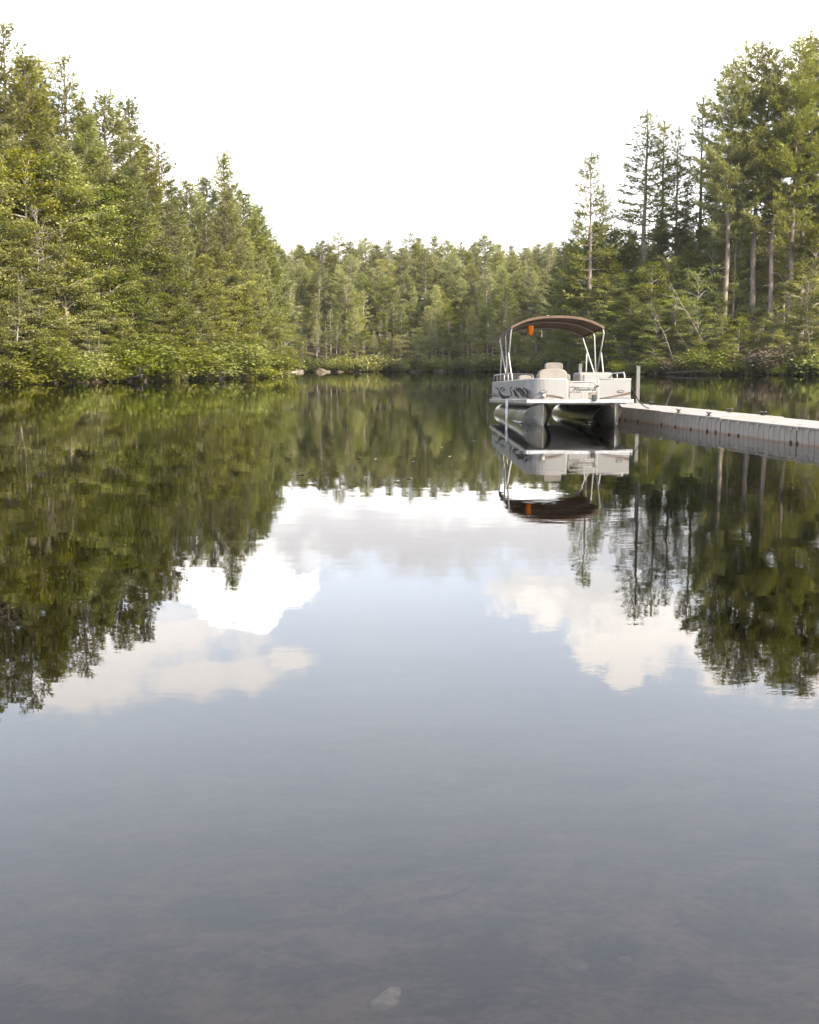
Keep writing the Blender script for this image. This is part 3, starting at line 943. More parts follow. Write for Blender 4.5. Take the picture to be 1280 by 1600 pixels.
for i in range(38):
    px = 440 + i * 11.6 + random.uniform(-4, 4)
    Y = float(np.interp(px, shore_px, shore_Y)) + random.uniform(-0.9, 0.6)
    var = random.choice(['mound', 'low', 'low', 'arching'])
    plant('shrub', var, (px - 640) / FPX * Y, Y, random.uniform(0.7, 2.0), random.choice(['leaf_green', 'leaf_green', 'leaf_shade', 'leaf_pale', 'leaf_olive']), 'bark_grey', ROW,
          {'mound': 'mounded shrub', 'arching': 'arching shrub', 'low': 'low shrub'}[var], 'shrub', sink=0.15, z=0.2)
for (px, yt, Y) in [(545, 500, 147.5), (687, 530, 148), (700, 515, 148.2)]:
    x, h_ = top_height(px, yt, Y)
    plant('snag', 'thin', x, Y, h_, 'wood_dead', 'wood_dead', ROW, 'thin pale dead stem', 'dead tree', lean=(random.uniform(-0.12, 0.12), 0))

# ---- right bank ----------------------------------------------------
ROW = 'on right bank skyline'
for (px, yt, Y, var, mat, wd) in [(926, 240, 126, 'spare_b', 'needles_warm', 0.95), (944, 296, 128, 'sparse', 'needles_warm', 1.0), (905, 335, 134, 'layered', 'needles_warm', 0.8), (1014, 174, 128, 'sparse', 'needles_warm', 1.2), (1042, 192, 131, 'spare_b', 'needles_warm', 0.85),
                              (1060, 200, 130, 'sparse', 'needles_cool', 0.8), (1103, 155, 131, 'spare_b', 'needles_cool', 0.9), (1146, 92, 121, 'tall', 'needles_warm', 0.8), (1166, 68, 129, 'sparse', 'needles_warm', 0.95),
                              (1193, 66, 121, 'tall', 'needles_warm', 0.85), (1222, 74, 119.5, 'tall_b', 'needles_warm', 0.75), (1250, 60, 119, 'tall', 'needles_warm', 0.8), (1270, 52, 128, 'sparse', 'needles_warm', 1.0),
                              (1296, 48, 122, 'tall', 'needles_warm', 1.05), (1330, 70, 120, 'tall_b', 'needles_warm', 1.05)]:
    pine(px, yt, Y, var, mat, ROW, wide=wd)
ROW = 'in right bank back rank'
for i in range(20):
    px = 880 + i * 22 + random.uniform(-7, 7)
    pine(px, (400 if px < 960 else 375) - 0.22 * max(0, px - 1000) + random.uniform(-20, 25), 140 + random.uniform(-3, 6), random.choice(['full', 'layered', 'narrow', 'round']), 'needles_cool', ROW, wide=1.2)
ROW = 'in right bank middle ranks'
for (px, yt, Y, var, mat, wd) in [(890, 400, 136, 'narrow', 'needles_cool', 0.9), (918, 380, 130, 'layered', 'needles_cool', 0.9), (955, 385, 128, 'narrow', 'needles_cool', 0.9), (985, 330, 131, 'sparse', 'needles_cool', 0.8), (1000, 420, 125, 'layered', 'needles_cool', 0.9),
                              (1035, 340, 130, 'narrow', 'needles_cool', 0.9), (1075, 300, 132, 'sparse', 'needles_cool', 0.9), (1090, 350, 127, 'layered', 'needles_cool', 1.0), (1120, 270, 130, 'narrow', 'needles_warm', 0.9),
                              (1160, 270, 133, 'narrow', 'needles_cool', 0.9), (1150, 330, 122, 'spare_b', 'needles_cool', 0.9), (1212, 260, 133, 'narrow', 'needles_cool', 0.9), (1262, 270, 132, 'narrow', 'needles_cool', 0.9), (1285, 300, 124, 'layered', 'needles_cool', 1.0)]:
    pine(px, yt, Y, var, mat, ROW, wide=wd)
for (px, yt, Y, var, mat) in [(892, 425, 133, 'oak', 'leaf_green'), (918, 385, 131, 'maple', 'leaf_green'), (940, 345, 129, 'birch', 'leaf_green'), (952, 410, 127, 'maple', 'leaf_olive'), (975, 385, 128, 'oak', 'leaf_green'), (1010, 410, 126, 'birch', 'leaf_green'), (1040, 400, 124, 'airy', 'leaf_green'),
                              (1080, 395, 125, 'maple', 'leaf_green'), (1115, 370, 124, 'airy', 'leaf_green'), (1172, 400, 126, 'oak', 'leaf_green'), (1228, 390, 123, 'airy', 'leaf_green'), (1275, 350, 118, 'maple', 'leaf_olive')]:
    leafy(px, yt, Y, var, mat, ROW)
ROW = 'along right bank waterline'
for (px, yt, Y, var, mat) in [(876, 500, 137, 'beech', 'leaf_green'), (895, 470, 129.5, 'maple', 'leaf_green'), (915, 490, 127.5, 'beech', 'leaf_green'), (938, 480, 124.8, 'sourwood', 'leaf_green'), (962, 470, 123.5, 'beech', 'leaf_green'),
                              (985, 460, 122.5, 'maple', 'leaf_green'), (1008, 490, 121, 'beech', 'leaf_green'), (1032, 475, 120.3, 'sourwood', 'leaf_green'), (1055, 460, 120, 'airy', 'leaf_green'), (1080, 500, 118.3, 'beech', 'leaf_green'),
                              (1104, 470, 118.5, 'sourwood', 'leaf_green'), (1130, 490, 117.2, 'airy', 'leaf_green'), (1155, 500, 117, 'sapling', 'leaf_green'), (1215, 480, 116, 'airy', 'leaf_olive'), (1240, 500, 115, 'sapling', 'leaf_green'),
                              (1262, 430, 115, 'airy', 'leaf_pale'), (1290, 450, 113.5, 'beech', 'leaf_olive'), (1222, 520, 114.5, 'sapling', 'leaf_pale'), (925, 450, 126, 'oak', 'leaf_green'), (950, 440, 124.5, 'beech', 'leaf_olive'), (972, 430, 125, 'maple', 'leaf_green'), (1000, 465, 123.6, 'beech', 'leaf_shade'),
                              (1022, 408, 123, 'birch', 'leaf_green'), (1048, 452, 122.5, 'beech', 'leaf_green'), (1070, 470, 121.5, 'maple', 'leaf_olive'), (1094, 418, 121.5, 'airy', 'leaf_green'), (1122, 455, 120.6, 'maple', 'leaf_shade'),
                              (1030, 525, 118.9, 'sourwood', 'leaf_green'), (1090, 530, 117.4, 'sapling', 'leaf_olive'), (1140, 530, 116.2, 'sapling', 'leaf_green'), (1168, 480, 119, 'sourwood', 'leaf_green'), (1207, 500, 117, 'sapling', 'leaf_olive'), (1275, 520, 113.3, 'beech', 'leaf_green')]:
    leafy(px, yt, Y, var, mat, ROW)
for i in range(15):
    px = 872 + i * 29 + random.uniform(-4, 4)
    Y = float(np.interp(px, [870, 883, 903, 942, 1035, 1154, 1296], [138, 137, 127, 122, 118.5, 115.5, 112.5]))
    var = random.choice(['mound', 'arching', 'low', 'arching'])
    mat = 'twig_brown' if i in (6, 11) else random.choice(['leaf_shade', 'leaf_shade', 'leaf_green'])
    plant('shrub', var, (px - 640) / FPX * Y, Y - 0.4, random.uniform(1.0, 2.6), mat, 'bark_grey', ROW,
          ('brown twiggy ' if mat == 'twig_brown' else '') + {'mound': 'mounded shrub', 'arching': 'arching shrub', 'low': 'low shrub'}[var], 'shrub', sink=0.2, z=0.2, wide=random.uniform(0.9, 1.3))
# pale dead trees leaning out over the water
x, h_ = top_height(1128, 400, 118); plant('snag', 'leaning', x, 118, 9.0, 'wood_dead', 'wood_dead', ROW, 'pale dead trunk leaning over the bank', 'dead tree', rz=0.0)
for (px, yt, Y, rz) in [(1060, 490, 118.5, 0.5), (1095, 520, 117.4, -0.2), (985, 530, 121.5, 0.2), (1270, 500, 113.5, 0.9)]:
    x, h_ = top_height(px, yt, Y)
    plant('snag', 'leaning', x, Y, h_ * 1.0, 'wood_dead', 'wood_dead', ROW, 'small bleached dead branchy tree', 'dead tree', rz=rz, sink=-0.4)

# ---- labels: what it looks like and its place in its own rank ------
ORD = ['first', 'second', 'third', 'fourth', 'fifth', 'sixth', 'seventh', 'eighth', 'ninth', 'tenth', 'eleventh', 'twelfth', 'thirteenth', 'fourteenth', 'fifteenth', 'sixteenth',
       'seventeenth', 'eighteenth', 'nineteenth', 'twentieth'] + ['twenty-' + k for k in ('first', 'second', 'third', 'fourth', 'fifth', 'sixth', 'seventh', 'eighth', 'ninth')] + ['thirtieth']
ranks = {}
for t_ in TREES:
    ranks.setdefault((t_[1], t_[3]), []).append(t_)
for (row, look), lst in ranks.items():
    lst.sort(key=lambda q: q[2])
    for k, (e, _, px_, _, cat) in enumerate(lst):
        if len(lst) == 1:
            lab = 'only ' + look + ' ' + row
        else:
            lab = look + ', ' + ORD[k] + ' from left ' + row
        tag(e, lab, cat, cat + 's ' + row)

# ================================================================== pontoon boat
BW, BL = 2.30, 6.3
bdir = math.atan2(0.36, 6.2)
boat = empty('pontoon_boat', (3.855, 26.1, -0.045), bdir)
boat.scale = (1.03, 1.03, 1.03)
TRIM = 0.031                   # she floats stern-heavy
boat.rotation_euler = (-TRIM, 0, bdir)
tag(boat, 'white and cream pontoon boat with brown canopy moored bow-on beside the floating dock', 'boat')
bpy.context.view_layer.update()
BM = boat.matrix_world.copy()
BI = BM.inverted()
DZ = 0.635                     # deck top
def on_side(px, py):
    """point on the boat's outer side plane behind a pixel, in boat coordinates"""
    d = (BI.to_3x3() @ ray(px, py)); c_ = BI @ Vector((0, 0, CAM_H))
    t = (-BW / 2 - c_.x) / d.x
    return c_ + d * t
def on_bow(px, py, yb=0.0):
    d = (BI.to_3x3() @ ray(px, py)); c_ = BI @ Vector((0, 0, CAM_H))
    return c_ + d * ((yb - c_.y) / d.y)

# deck with aluminium edge
b = MB(); b.box((0, BL / 2, DZ - 0.02), (BW - 0.06, BL - 0.06, 0.035)); deck = b.build('deck', 'carpet', boat)
b = MB()
for sx in (-1, 1):
    b.box((sx * (BW / 2 + 0.012), BL / 2, DZ - 0.042), (0.05, BL + 0.06, 0.085))
for y in (-0.01, BL + 0.01):
    b.box((0, y, DZ - 0.042), (BW - 0.03, 0.05, 0.08))
b.build('deck_rail', 'alu', boat, 0.012)
b = MB()
for i in range(10):
    b.box((0, 0.35 + i * 0.62, DZ - 0.075), (BW - 0.1, 0.06, 0.06))
b.build('cross_members', 'alu', boat)

# pontoons: round tubes whose noses pinch to an upright blade
def pontoon(cx):
    n_ = 28; zc, r = 0.20, 0.30
    rings = []
    def ring(y, k):
        pts = []
        wc = 0.30 * (1 - k ** 2.4) + 0.012
        zch = zc + 0.365 * k ** 0.8
        ztop = zc + r + 0.075 * k
        zbot = zc - r - 0.02 * k
        kk = min(1, k * 3.0)
        for q in range(n_):
            a_ = 2 * math.pi * q / n_
            aa = a_ if a_ <= math.pi else 2 * math.pi - a_
            sg = 1 if a_ <= math.pi else -1
            cx_, cz_ = r * math.sin(aa), r * math.cos(aa)
            if aa <= math.pi / 2 + 1e-6:
                t = aa / (math.pi / 2)
                vx, vz = wc * t, ztop + (zch - ztop) * t - zc
            else:
                u_ = (aa - math.pi / 2) / (math.pi / 2)
                vx, vz = wc * (1 - u_) ** 0.9, zch + (zbot - zch) * u_ - zc
            x_ = cx_ * (1 - kk) + vx * kk
            z_ = cz_ * (1 - kk) + vz * kk
            pts.append(Vector((cx + sg * x_, y + 0.12 * k * max(0, -z_), zc + z_)))
        return pts
    for y, k in ((0.06, 1.0), (0.10, 0.95), (0.2, 0.84), (0.35, 0.68), (0.55, 0.48), (0.75, 0.3), (0.95, 0.13), (1.05, 0.05), (1.12, 0.0), (2.4, 0.0), (2.43, 0.0), (4.4, 0.0), (BL - 0.1, 0.0)):
        rings.append(ring(y, k))
    mb = MB(); mb.loft(rings)
    return mb
for cx in (-0.80, 0.80):
    po = pontoon(cx).build('pontoon', 'alu_pontoon', boat)
    es = po.modifiers.new('split', 'EDGE_SPLIT'); es.split_angle = R(32)
    # edge of the bow plate
    b = MB()
    for sx in (-1, 1):
        pts = []
        for y, k in ((0.06, 1.0), (0.2, 0.84), (0.35, 0.68), (0.55, 0.48), (0.75, 0.3), (0.95, 0.13)):
            pts.append((cx + sx * (0.30 * (1 - k ** 2.4) + 0.016), y, 0.20 + 0.365 * k ** 0.8))
        b.tube(pts, 0.012, 5)
    b.build('bow_plate_edge', 'alu', po)
    b = MB(); b.box((cx, BL / 2 + 0.5, 0.53), (0.12, BL - 1.4, 0.08)); b.build('riser', 'alu', po)
    b = MB()
    for sx in (-1, 1):
        b.box((cx + sx * 0.31, BL / 2 + 0.4, 0.11), (0.06, BL - 1.7, 0.02), Matrix.Rotation(sx * 0.35, 3, 'Y'))
    b.build('spray_strake', 'alu', po)
    b = MB()
    for y in (2.42, 4.4):
        b.tube([(cx, y - 0.012, 0.20), (cx, y + 0.012, 0.20)], 0.304, 28, cap=False)
    b.build('weld_seam', 'alu', po)

# fence panels
FZ0, FZ1 = DZ + 0.03, 1.065
def wall(path, z0, z1, th):
    """upright sheet of some thickness following a plan path"""
    mb = MB()
    pts = [Vector((p_[0], p_[1], 0)) for p_ in path]
    nrm = []
    for i in range(len(pts)):
        d = pts[min(i + 1, len(pts) - 1)] - pts[max(i - 1, 0)]
        nrm.append(Vector((-d.y, d.x, 0)).normalized())
    rings = []
    for p_, n_ in zip(pts, nrm):
        a_, c_ = p_ - n_ * th / 2, p_ + n_ * th / 2
        rings.append([Vector((a_.x, a_.y, z0)), Vector((c_.x, c_.y, z0)), Vector((c_.x, c_.y, z1)), Vector((a_.x, a_.y, z1))])
    mb.loft(rings, True, False)
    return mb
hw = BW / 2 - 0.03
arc = [(-hw + 0.42 - 0.42 * math.sin(t), 0.02 + 0.42 - 0.42 * math.cos(t)) for t in np.linspace(0, math.pi / 2, 9)]
left_path = [(-0.30, 0.02), (-0.55, 0.02)] + arc
wall(left_path, FZ0, FZ1, 0.03).build('bow_panel', 'panel_white', boat)
wall([(-hw, 0.47), (-hw, 3.0)], FZ0, FZ1, 0.03).build('side_panel', 'panel_white', boat)
wall([(-hw, 3.03), (-hw, BL - 0.1)], FZ0, FZ1, 0.03).build('side_panel', 'panel_white', boat)
wall([(0.42, 0.02), (hw, 0.02)], FZ0, FZ1, 0.03).build('bow_panel', 'panel_white', boat)
wall([(hw, 0.05), (hw, BL - 0.1)], FZ0, FZ1, 0.03).build('side_panel', 'panel_white', boat)
wall([(-hw + 0.03, BL - 0.1), (hw - 0.03, BL - 0.1)], FZ0, FZ1, 0.03).build('stern_panel', 'panel_white', boat)
# rails that cap and foot the panels
b = MB()
b.tube([(p_[0], p_[1], FZ1 + 0.012) for p_ in left_path + [(-hw, 3.0), (-hw, BL - 0.1)]], 0.018, 7)
b.tube([(0.40, 0.02, FZ1 + 0.012), (hw, 0.02, FZ1 + 0.012), (hw, BL - 0.1, FZ1 + 0.012), (-hw, BL - 0.1, FZ1 + 0.012)], 0.018, 7)
b.tube([(p_[0], p_[1], FZ0 - 0.012) for p_ in left_path + [(-hw, BL - 0.1)]], 0.016, 6)
b.tube([(0.40, 0.02, FZ0 - 0.012), (hw, 0.02, FZ0 - 0.012), (hw, BL - 0.1, FZ0 - 0.012)], 0.016, 6)
for p_ in ((-0.285, 0.02), (0.405, 0.02)):
    b.box((p_[0], p_[1], (FZ0 + FZ1) / 2 - 0.01), (0.035, 0.035, FZ1 - FZ0 + 0.05))
for y in (0.46, 3.015):
    b.box((-hw - 0.004, y, (FZ0 + FZ1) / 2), (0.036, 0.028, FZ1 - FZ0))
b.build('fence_rail', 'panel_trim', boat)

# bow gate
gate = empty('gate', (0, 0, 0)); gate.parent = boat
b = MB()
gx0, gx1, gt = -0.24, 0.36, 1.02
rr = 0.10
pts = [(gx0, 0.0, FZ0), (gx0, 0.0, gt - 0.05), (gx0 + 0.05, 0, gt)] + [(gx1 - rr + rr * math.sin(t), 0.0, gt - rr + rr * math.cos(t)) for t in np.linspace(0, math.pi / 2, 6)] + [(gx1, 0.0, FZ0)]
b.tube(pts, 0.017, 7)
for z in (0.91, 0.80):
    b.tube([(gx0, 0, z), (gx1, 0, z)], 0.011, 6)
b.build('gate_frame', 'panel_trim', gate)
b = MB(); b.box(((gx0 + gx1) / 2, 0.006, 0.855), (gx1 - gx0 - 0.02, 0.012, 0.09)); b.build('name_board', 'panel_white', gate)
b = MB(); b.box((gx1 + 0.012, -0.03, 0.93), (0.07, 0.03, 0.035)); b.build('latch', 'black_rubber', gate, 0.006)
b = MB()
for x in (0.075, 0.135):
    b.box((x, -0.008, 0.715), (0.018, 0.016, 0.15))
b.box((0.105, -0.008, 0.655), (0.05, 0.014, 0.018))
b.build('gate_brace', 'panel_trim', gate)
b = MB(); b.box((-0.05, -0.012, 0.795), (0.11, 0.014, 0.016)); b.box((-0.21, -0.012, 0.796), (0.05, 0.014, 0.014)); b.build('hinge', 'black_rubber', gate)
b = MB(); b.box((0.30, -0.05, 0.67), (0.10, 0.07, 0.14)); b.build('bow_speaker', 'black_rubber', boat, 0.01)
tcv = bpy.data.curves.new('lettering', 'FONT')
tcv.body = 'Mendro'; tcv.size = 0.115; tcv.shear = 0.42; tcv.extrude = 0.002; tcv.align_x = 'CENTER'; tcv.space_character = 1.12
to = bpy.data.objects.new('tmp', tcv); COL.objects.link(to)
dg = bpy.context.evaluated_depsgraph_get()
tme = bpy.data.meshes.new_from_object(to.evaluated_get(dg))
bpy.data.objects.remove(to)
lo = link('lettering', tme, 'letter_grey', gate)
lo.location = (0.075, -0.006, 0.818); lo.rotation_euler = (math.pi / 2, 0, 0); lo.scale = (1.22, 1.0, 1)

# graphics: flat ribbons 3 mm proud of the panels
def ribbon(pts, wid, nrm, parent, name, mat):
    """flat strip through 3-D points in a plane with normal nrm; wid is a list"""
    P = [Vector(p_) for p_ in pts]
    # resample smoothly (Catmull-Rom)
    Q, Wd = [], []
    for i in range(len(P) - 1):
        p0, p1, p2, p3 = P[max(i - 1, 0)], P[i], P[i + 1], P[min(i + 2, len(P) - 1)]
        for k in range(6):
            t = k / 6
            Q.append(0.5 * ((2 * p1) + (p2 - p0) * t + (2 * p0 - 5 * p1 + 4 * p2 - p3) * t * t + (3 * p1 - p0 - 3 * p2 + p3) * t ** 3))
            Wd.append(wid[i] * (1 - t) + wid[i + 1] * t)
    Q.append(P[-1]); Wd.append(wid[-1])
    rings = []
    for i, q in enumerate(Q):
        d = (Q[min(i + 1, len(Q) - 1)] - Q[max(i - 1, 0)]).normalized()
        s_ = d.cross(nrm).normalized() * max(Wd[i], 0.002) / 2
        f_ = nrm * 0.002
        rings.append([q - s_ + f_, q + s_ + f_, q + s_ - f_, q - s_ - f_])
    mb = MB(); mb.loft(rings, True, False)
    return mb.build(name, mat, parent)
SN = Vector((-1, 0, 0))
def side_pts(lst):      # pixel pairs of the 120 px zoom (x 10.667) around (760, 560)
    r_ = []
    for (zx, zy) in lst:
        q = on_side(760 + zx / 10.667, 560 + zy / 10.667)
        r_.append((-hw - 0.018, q.y, q.z))
    return r_
swirls = [([(140, 490), (185, 505), (205, 560), (240, 630), (300, 655), (350, 650), (395, 622)], [.01, .03, .05, .05, .07, .07, .005]),
          ([(300, 487), (250, 495), (220, 530), (225, 580), (262, 625), (330, 640)], [.005, .03, .04, .05, .05, .01]),
          ([(330, 520), (285, 525), (255, 555)], [.005, .03, .01]),
          ([(425, 470), (400, 500), (398, 545), (420, 600), (400, 625)], [.005, .04, .05, .04, .005]),
          ([(430, 520), (455, 560), (470, 600), (540, 655)], [.01, .05, .05, .005]),
          ([(470, 490), (462, 530), (490, 590), (545, 655)], [.005, .05, .06, .005]),
          ([(495, 470), (490, 510), (540, 545), (590, 610), (640, 650)], [.005, .05, .05, .05, .005]),
          ([(505, 500), (560, 515), (600, 560), (650, 610)], [.005, .06, .05, .005]),
          ([(575, 520), (610, 560), (650, 615), (690, 645)], [.03, .07, .06, .02]),
          ([(600, 490), (640, 515), (672, 560), (690, 600)], [.005, .05, .06, .05])]
for pts, wd in swirls:
    ribbon(side_pts(pts), [w_ * 1.25 for w_ in wd], SN, boat, 'side_graphic', 'graphic_dark')
ribbon(side_pts([(95, 592), (150, 592), (200, 596)]), [.016, .016, .012], SN, boat, 'side_stripe', 'graphic_dark')
ribbon(side_pts([(95, 625), (150, 625), (200, 628)]), [.05, .05, .03], SN, boat, 'side_stripe', 'graphic_taupe')
ribbon(side_pts([(540, 530), (590, 575), (630, 625)]), [.05, .10, .02], SN, boat, 'side_stripe', 'graphic_taupe')
BN = Vector((0, -1, 0))
def bow_pts(lst, sc, ox, oy):
    return [(lambda q: (q.x, 0.002, q.z))(on_bow(ox + zx / sc, oy + zy / sc)) for zx, zy in lst]
# tails of the graphic wrap on to the bow panel
ribbon(bow_pts([(950, 610), (1100, 628), (1280, 662)], 10.667, 760, 560), [.02, .055, .035], BN, boat, 'bow_stripe', 'graphic_taupe')
ribbon(bow_pts([(0, 552), (60, 560), (120, 572)], 9.143, 870, 560), [.035, .02, .004], BN, boat, 'bow_stripe', 'graphic_taupe')
ribbon(bow_pts([(620, 565), (750, 553), (900, 527), (1058, 492)], 9.143, 870, 560), [.004, .03, .045, .06], BN, boat, 'bow_stripe', 'graphic_taupe')
ribbon(bow_pts([(960, 553), (1058, 540)], 9.143, 870, 560), [.01, .02], BN, boat, 'bow_stripe', 'panel_trim')
def oval(cx, cz):
    mb = MB()
    n_ = 20
    for rx, rz, y0, y1 in ((0.075, 0.032, 0.0035, -0.006),):
        mb.loft([[Vector((cx + rx * math.cos(2 * math.pi * k / n_), y0, cz + rz * math.sin(2 * math.pi * k / n_))) for k in range(n_)],
                 [Vector((cx + rx * math.cos(2 * math.pi * k / n_), y1, cz + rz * math.sin(2 * math.pi * k / n_))) for k in range(n_)]], True, False)
    o_ = mb.build('badge', 'graphic_dark', boat)
    mb = MB()
    mb.loft([[Vector((cx + 0.058 * math.cos(2 * math.pi * k / n_), -0.006, cz + 0.019 * math.sin(2 * math.pi * k / n_))) for k in range(n_)],
             [Vector((cx + 0.058 * math.cos(2 * math.pi * k / n_), -0.009, cz + 0.019 * math.sin(2 * math.pi * k / n_))) for k in range(n_)]], True, False)
    mb.build('badge_face', 'panel_trim', o_)
    mb = MB()
    for k in range(3):
        mb.box((cx - 0.026 + 0.026 * k, -0.0105, cz), (0.015, 0.003, 0.016))
    mb.build('badge_mark', 'graphic_dark', o_)
q = on_bow(849, 612); oval(q.x, q.z)
q = on_bow(970, 611.5); oval(q.x, q.z)
q = on_bow(850, 618)
b = MB(); b.tube([(q.x, 0.01, q.z), (q.x, -0.02, q.z), (q.x, -0.03, q.z)], [0.042, 0.04, 0.025], 14); b.build('docking_light', 'lamp_white', boat)

# side rails above the panels
def side_rail(sx, y0, y1, h_):
    mb = MB(); x = sx * hw
    z0, z1 = FZ1, FZ1 + h_
    mb.tube([(x, y0, z0), (x, y0 + 0.05, z1 - 0.04), (x, y0 + 0.12, z1), (x, y1 - 0.12, z1), (x, y1 - 0.04, z1 - 0.04), (x, y1, z0)], 0.017, 7)
    for k in range(1, 5):
        y = y0 + (y1 - y0) * k / 5
        mb.tube([(x, y, z0), (x, y, z1)], 0.013, 6)
    return mb.build('side_rail', 'pole_paint', boat)
side_rail(-1, 2.6, 6.0, 0.20)
side_rail(1, 0.55, 4.2, 0.17)
# seats and console
b = MB(); b.box((-0.28, 1.95, 0.80), (0.78, 0.62, 0.42)); b.build('seat_base', 'vinyl_cream', boat, 0.04, 3)
b = MB()
n_ = 24
def cushion(cx, cz, wx, hz, y0, y1, pw=2.6):
    mb = MB(); rg = []
    for y, s_ in ((y0, 0.90), (y0 + 0.04, 1.0), (y1 - 0.04, 1.0), (y1, 0.90)):
        ring = []
        for k in range(n_):
            a_ = 2 * math.pi * k / n_
            ca, sa = math.cos(a_), math.sin(a_)
            ring.append(Vector((cx + wx * s_ * math.copysign(abs(ca) ** (2 / pw), ca), y, cz + hz * s_ * math.copysign(abs(sa) ** (2 / pw), sa))))
        rg.append(ring)
    mb.loft(rg)
    return mb
cushion(-0.30, 1.15, 0.34, 0.20, 1.66, 1.86, 3.2).build('seat_back', 'vinyl_cream', boat)
cushion(-0.27, 1.385, 0.215, 0.105, 1.70, 1.84, 4.0).build('headrest', 'vinyl_grey', boat)
cushion(-0.85, 1.09, 0.15, 0.12, 2.3, 2.5, 3.5).build('seat_back', 'vinyl_cream', boat)
b = MB(); b.box((0.68, 1.9, 0.93), (0.80, 0.75, 0.66)); b.build('console', 'vinyl_cream', boat, 0.06, 3)
b = MB(); b.box((0.70, 1.515, 1.06), (0.60, 0.02, 0.30)); b.build('console_panel', 'panel_white', boat, 0.008)
b = MB(); b.box((0.0, 5.6, 0.86), (2.0, 0.65, 0.50)); b.build('stern_bench', 'vinyl_cream', boat, 0.04, 3)
for cx, wx in ((-0.55, 0.42), (0.38, 0.46)):
    cushion(cx, 1.16, wx, 0.15, 5.30, 5.45, 5).build('bench_back', 'vinyl_grey', boat)
b = MB(); b.box((0.08, 1.15, 0.80), (0.62, 0.35, 0.40)); b.build('storage_box', 'panel_white', boat, 0.02)
# ladder hanging at the side
b = MB()
ly = 2.75
for dy in (-0.10, 0.10):
    b.tube([(-BW / 2 - 0.07, ly + dy, DZ + 0.02), (-BW / 2 - 0.09, ly + dy, -0.35)], 0.018, 6)
for k in range(4):
    b.box((-BW / 2 - 0.08, ly, 0.46 - 0.2 * k), (0.05, 0.22, 0.03))
b.build('boarding_ladder', 'alu', boat)

# bimini canopy
canopy_y = np.linspace(2.45, 5.0, 12)
def arch(y, t):
    f_ = (y - 2.45) / 2.55
    zt = 2.545 - 0.20 * f_ ** 1.6 + TRIM * y
    ze = 2.285 - 0.16 * f_ + TRIM * y
    x = t * (hw + 0.005 - 0.03 * f_) - 0.05 * (1 - f_)
    return Vector((x, y, ze + (zt - ze) * (1 - abs(t) ** 2.6) - 0.012 * math.sin(math.pi * ((f_ * 3) % 1)) * (1 - abs(t) ** 4)))
mb = MB()
ts = np.linspace(-1, 1, 25)
for off in (0.0, -0.012):
    vs_ = [arch(y, t) + Vector((0, 0, off)) for y in canopy_y for t in ts]
    nt = len(ts)
    fs_ = [(i * nt + k, i * nt + k + 1, (i + 1) * nt + k + 1, (i + 1) * nt + k) for i in range(len(canopy_y) - 1) for k in range(nt - 1)]
    mb.add(vs_, fs_, True)
# hanging hem all round
hem = [arch(2.45, t) for t in ts] + [arch(y, 1) for y in canopy_y[1:]] + [arch(5.0, t) for t in ts[::-1]][1:] + [arch(y, -1) for y in canopy_y[::-1]][1:]
vs_ = []
for q in hem:
    vs_ += [q + Vector((0, 0, 0.002)), q - Vector((0, 0, 0.055))]
mb.add(vs_, [(2 * i, 2 * i + 2, 2 * i + 3, 2 * i + 1) for i in range(len(hem) - 1)], True)
canopy = mb.build('canopy', 'canvas_brown', boat)
# canopy bows and struts
def bow_frame(y, ybase, zdrop):
    mb = MB()
    pts = [(-hw, ybase, FZ1 + 0.17), tuple(arch(y, -1) + Vector((0, 0, -0.14)))]
    pts += [tuple(arch(y, t) + Vector((0, 0, -0.035 - zdrop))) for t in np.linspace(-0.97, 0.97, 17)]
    pts += [tuple(arch(y, 1) + Vector((0, 0, -0.14))), (hw, ybase, FZ1 + 0.17)]
    mb.tube(pts, 0.019, 7)
    return mb.build('canopy_bow', 'pole_paint', boat)
bow_frame(2.52, 3.45, 0.0)
bow_frame(3.6, 3.55, 0.012)
bow_frame(4.93, 3.65, 0.0)
for sx in (-1, 1):
    mb = MB(); mb.tube([(sx * hw, 2.6, FZ1), (sx * (hw + 0.018) - 0.029, 2.92, 1.76)], 0.018, 7); mb.build('canopy_strut', 'pole_paint', boat)
    mb = MB(); mb.tube([(sx * hw, 4.75, FZ1), (sx * (hw - 0.015), 4.58, 1.87)], 0.018, 7); mb.build('canopy_strut', 'pole_paint', boat)
q = arch(4.0, 0)
mb = MB(); mb.tube([q + Vector((0, 0, -0.02)), q + Vector((0, 0, 0.10))], 0.010, 6); mb.tube([q + Vector((0, 0, 0.09)), q + Vector((0, 0, 0.13)), q + Vector((0, 0, 0.16))], [0.03, 0.035, 0.02], 10); mb.build('anchor_light', 'lamp_white', boat)

# orange life vest hung under the canopy
q = BM @ Vector((-0.68, 2.62, 2.27))
vest = empty('life_vest', q, bdir + 0.3)
vest.scale = (0.9, 0.9, 1.0)
tag(vest, 'orange life vest hanging under the brown boat canopy', 'life vest')
mb = MB()
secs = []
for z, wx, th in ((0.13, 0.055, 0.02), (0.11, 0.085, 0.035), (0.03, 0.09, 0.04), (-0.06, 0.085, 0.04), (-0.11, 0.05, 0.035), (-0.14, 0.012, 0.02)):
    secs.append([Vector((wx * math.copysign(abs(math.cos(a_)) ** 0.8, math.cos(a_)) + 0.012 * math.sin(9 * z), th * math.sin(a_), z)) for a_ in np.linspace(0, 2 * math.pi, 17)[:-1]])
mb.loft(secs); mb.build('vest_body', 'orange_fabric', vest)
mb = MB(); mb.tube([(0, 0, 0.15), (0.01, 0, 0.30)], 0.008, 5); mb.build('hanging_strap', 'black_rubber', vest)

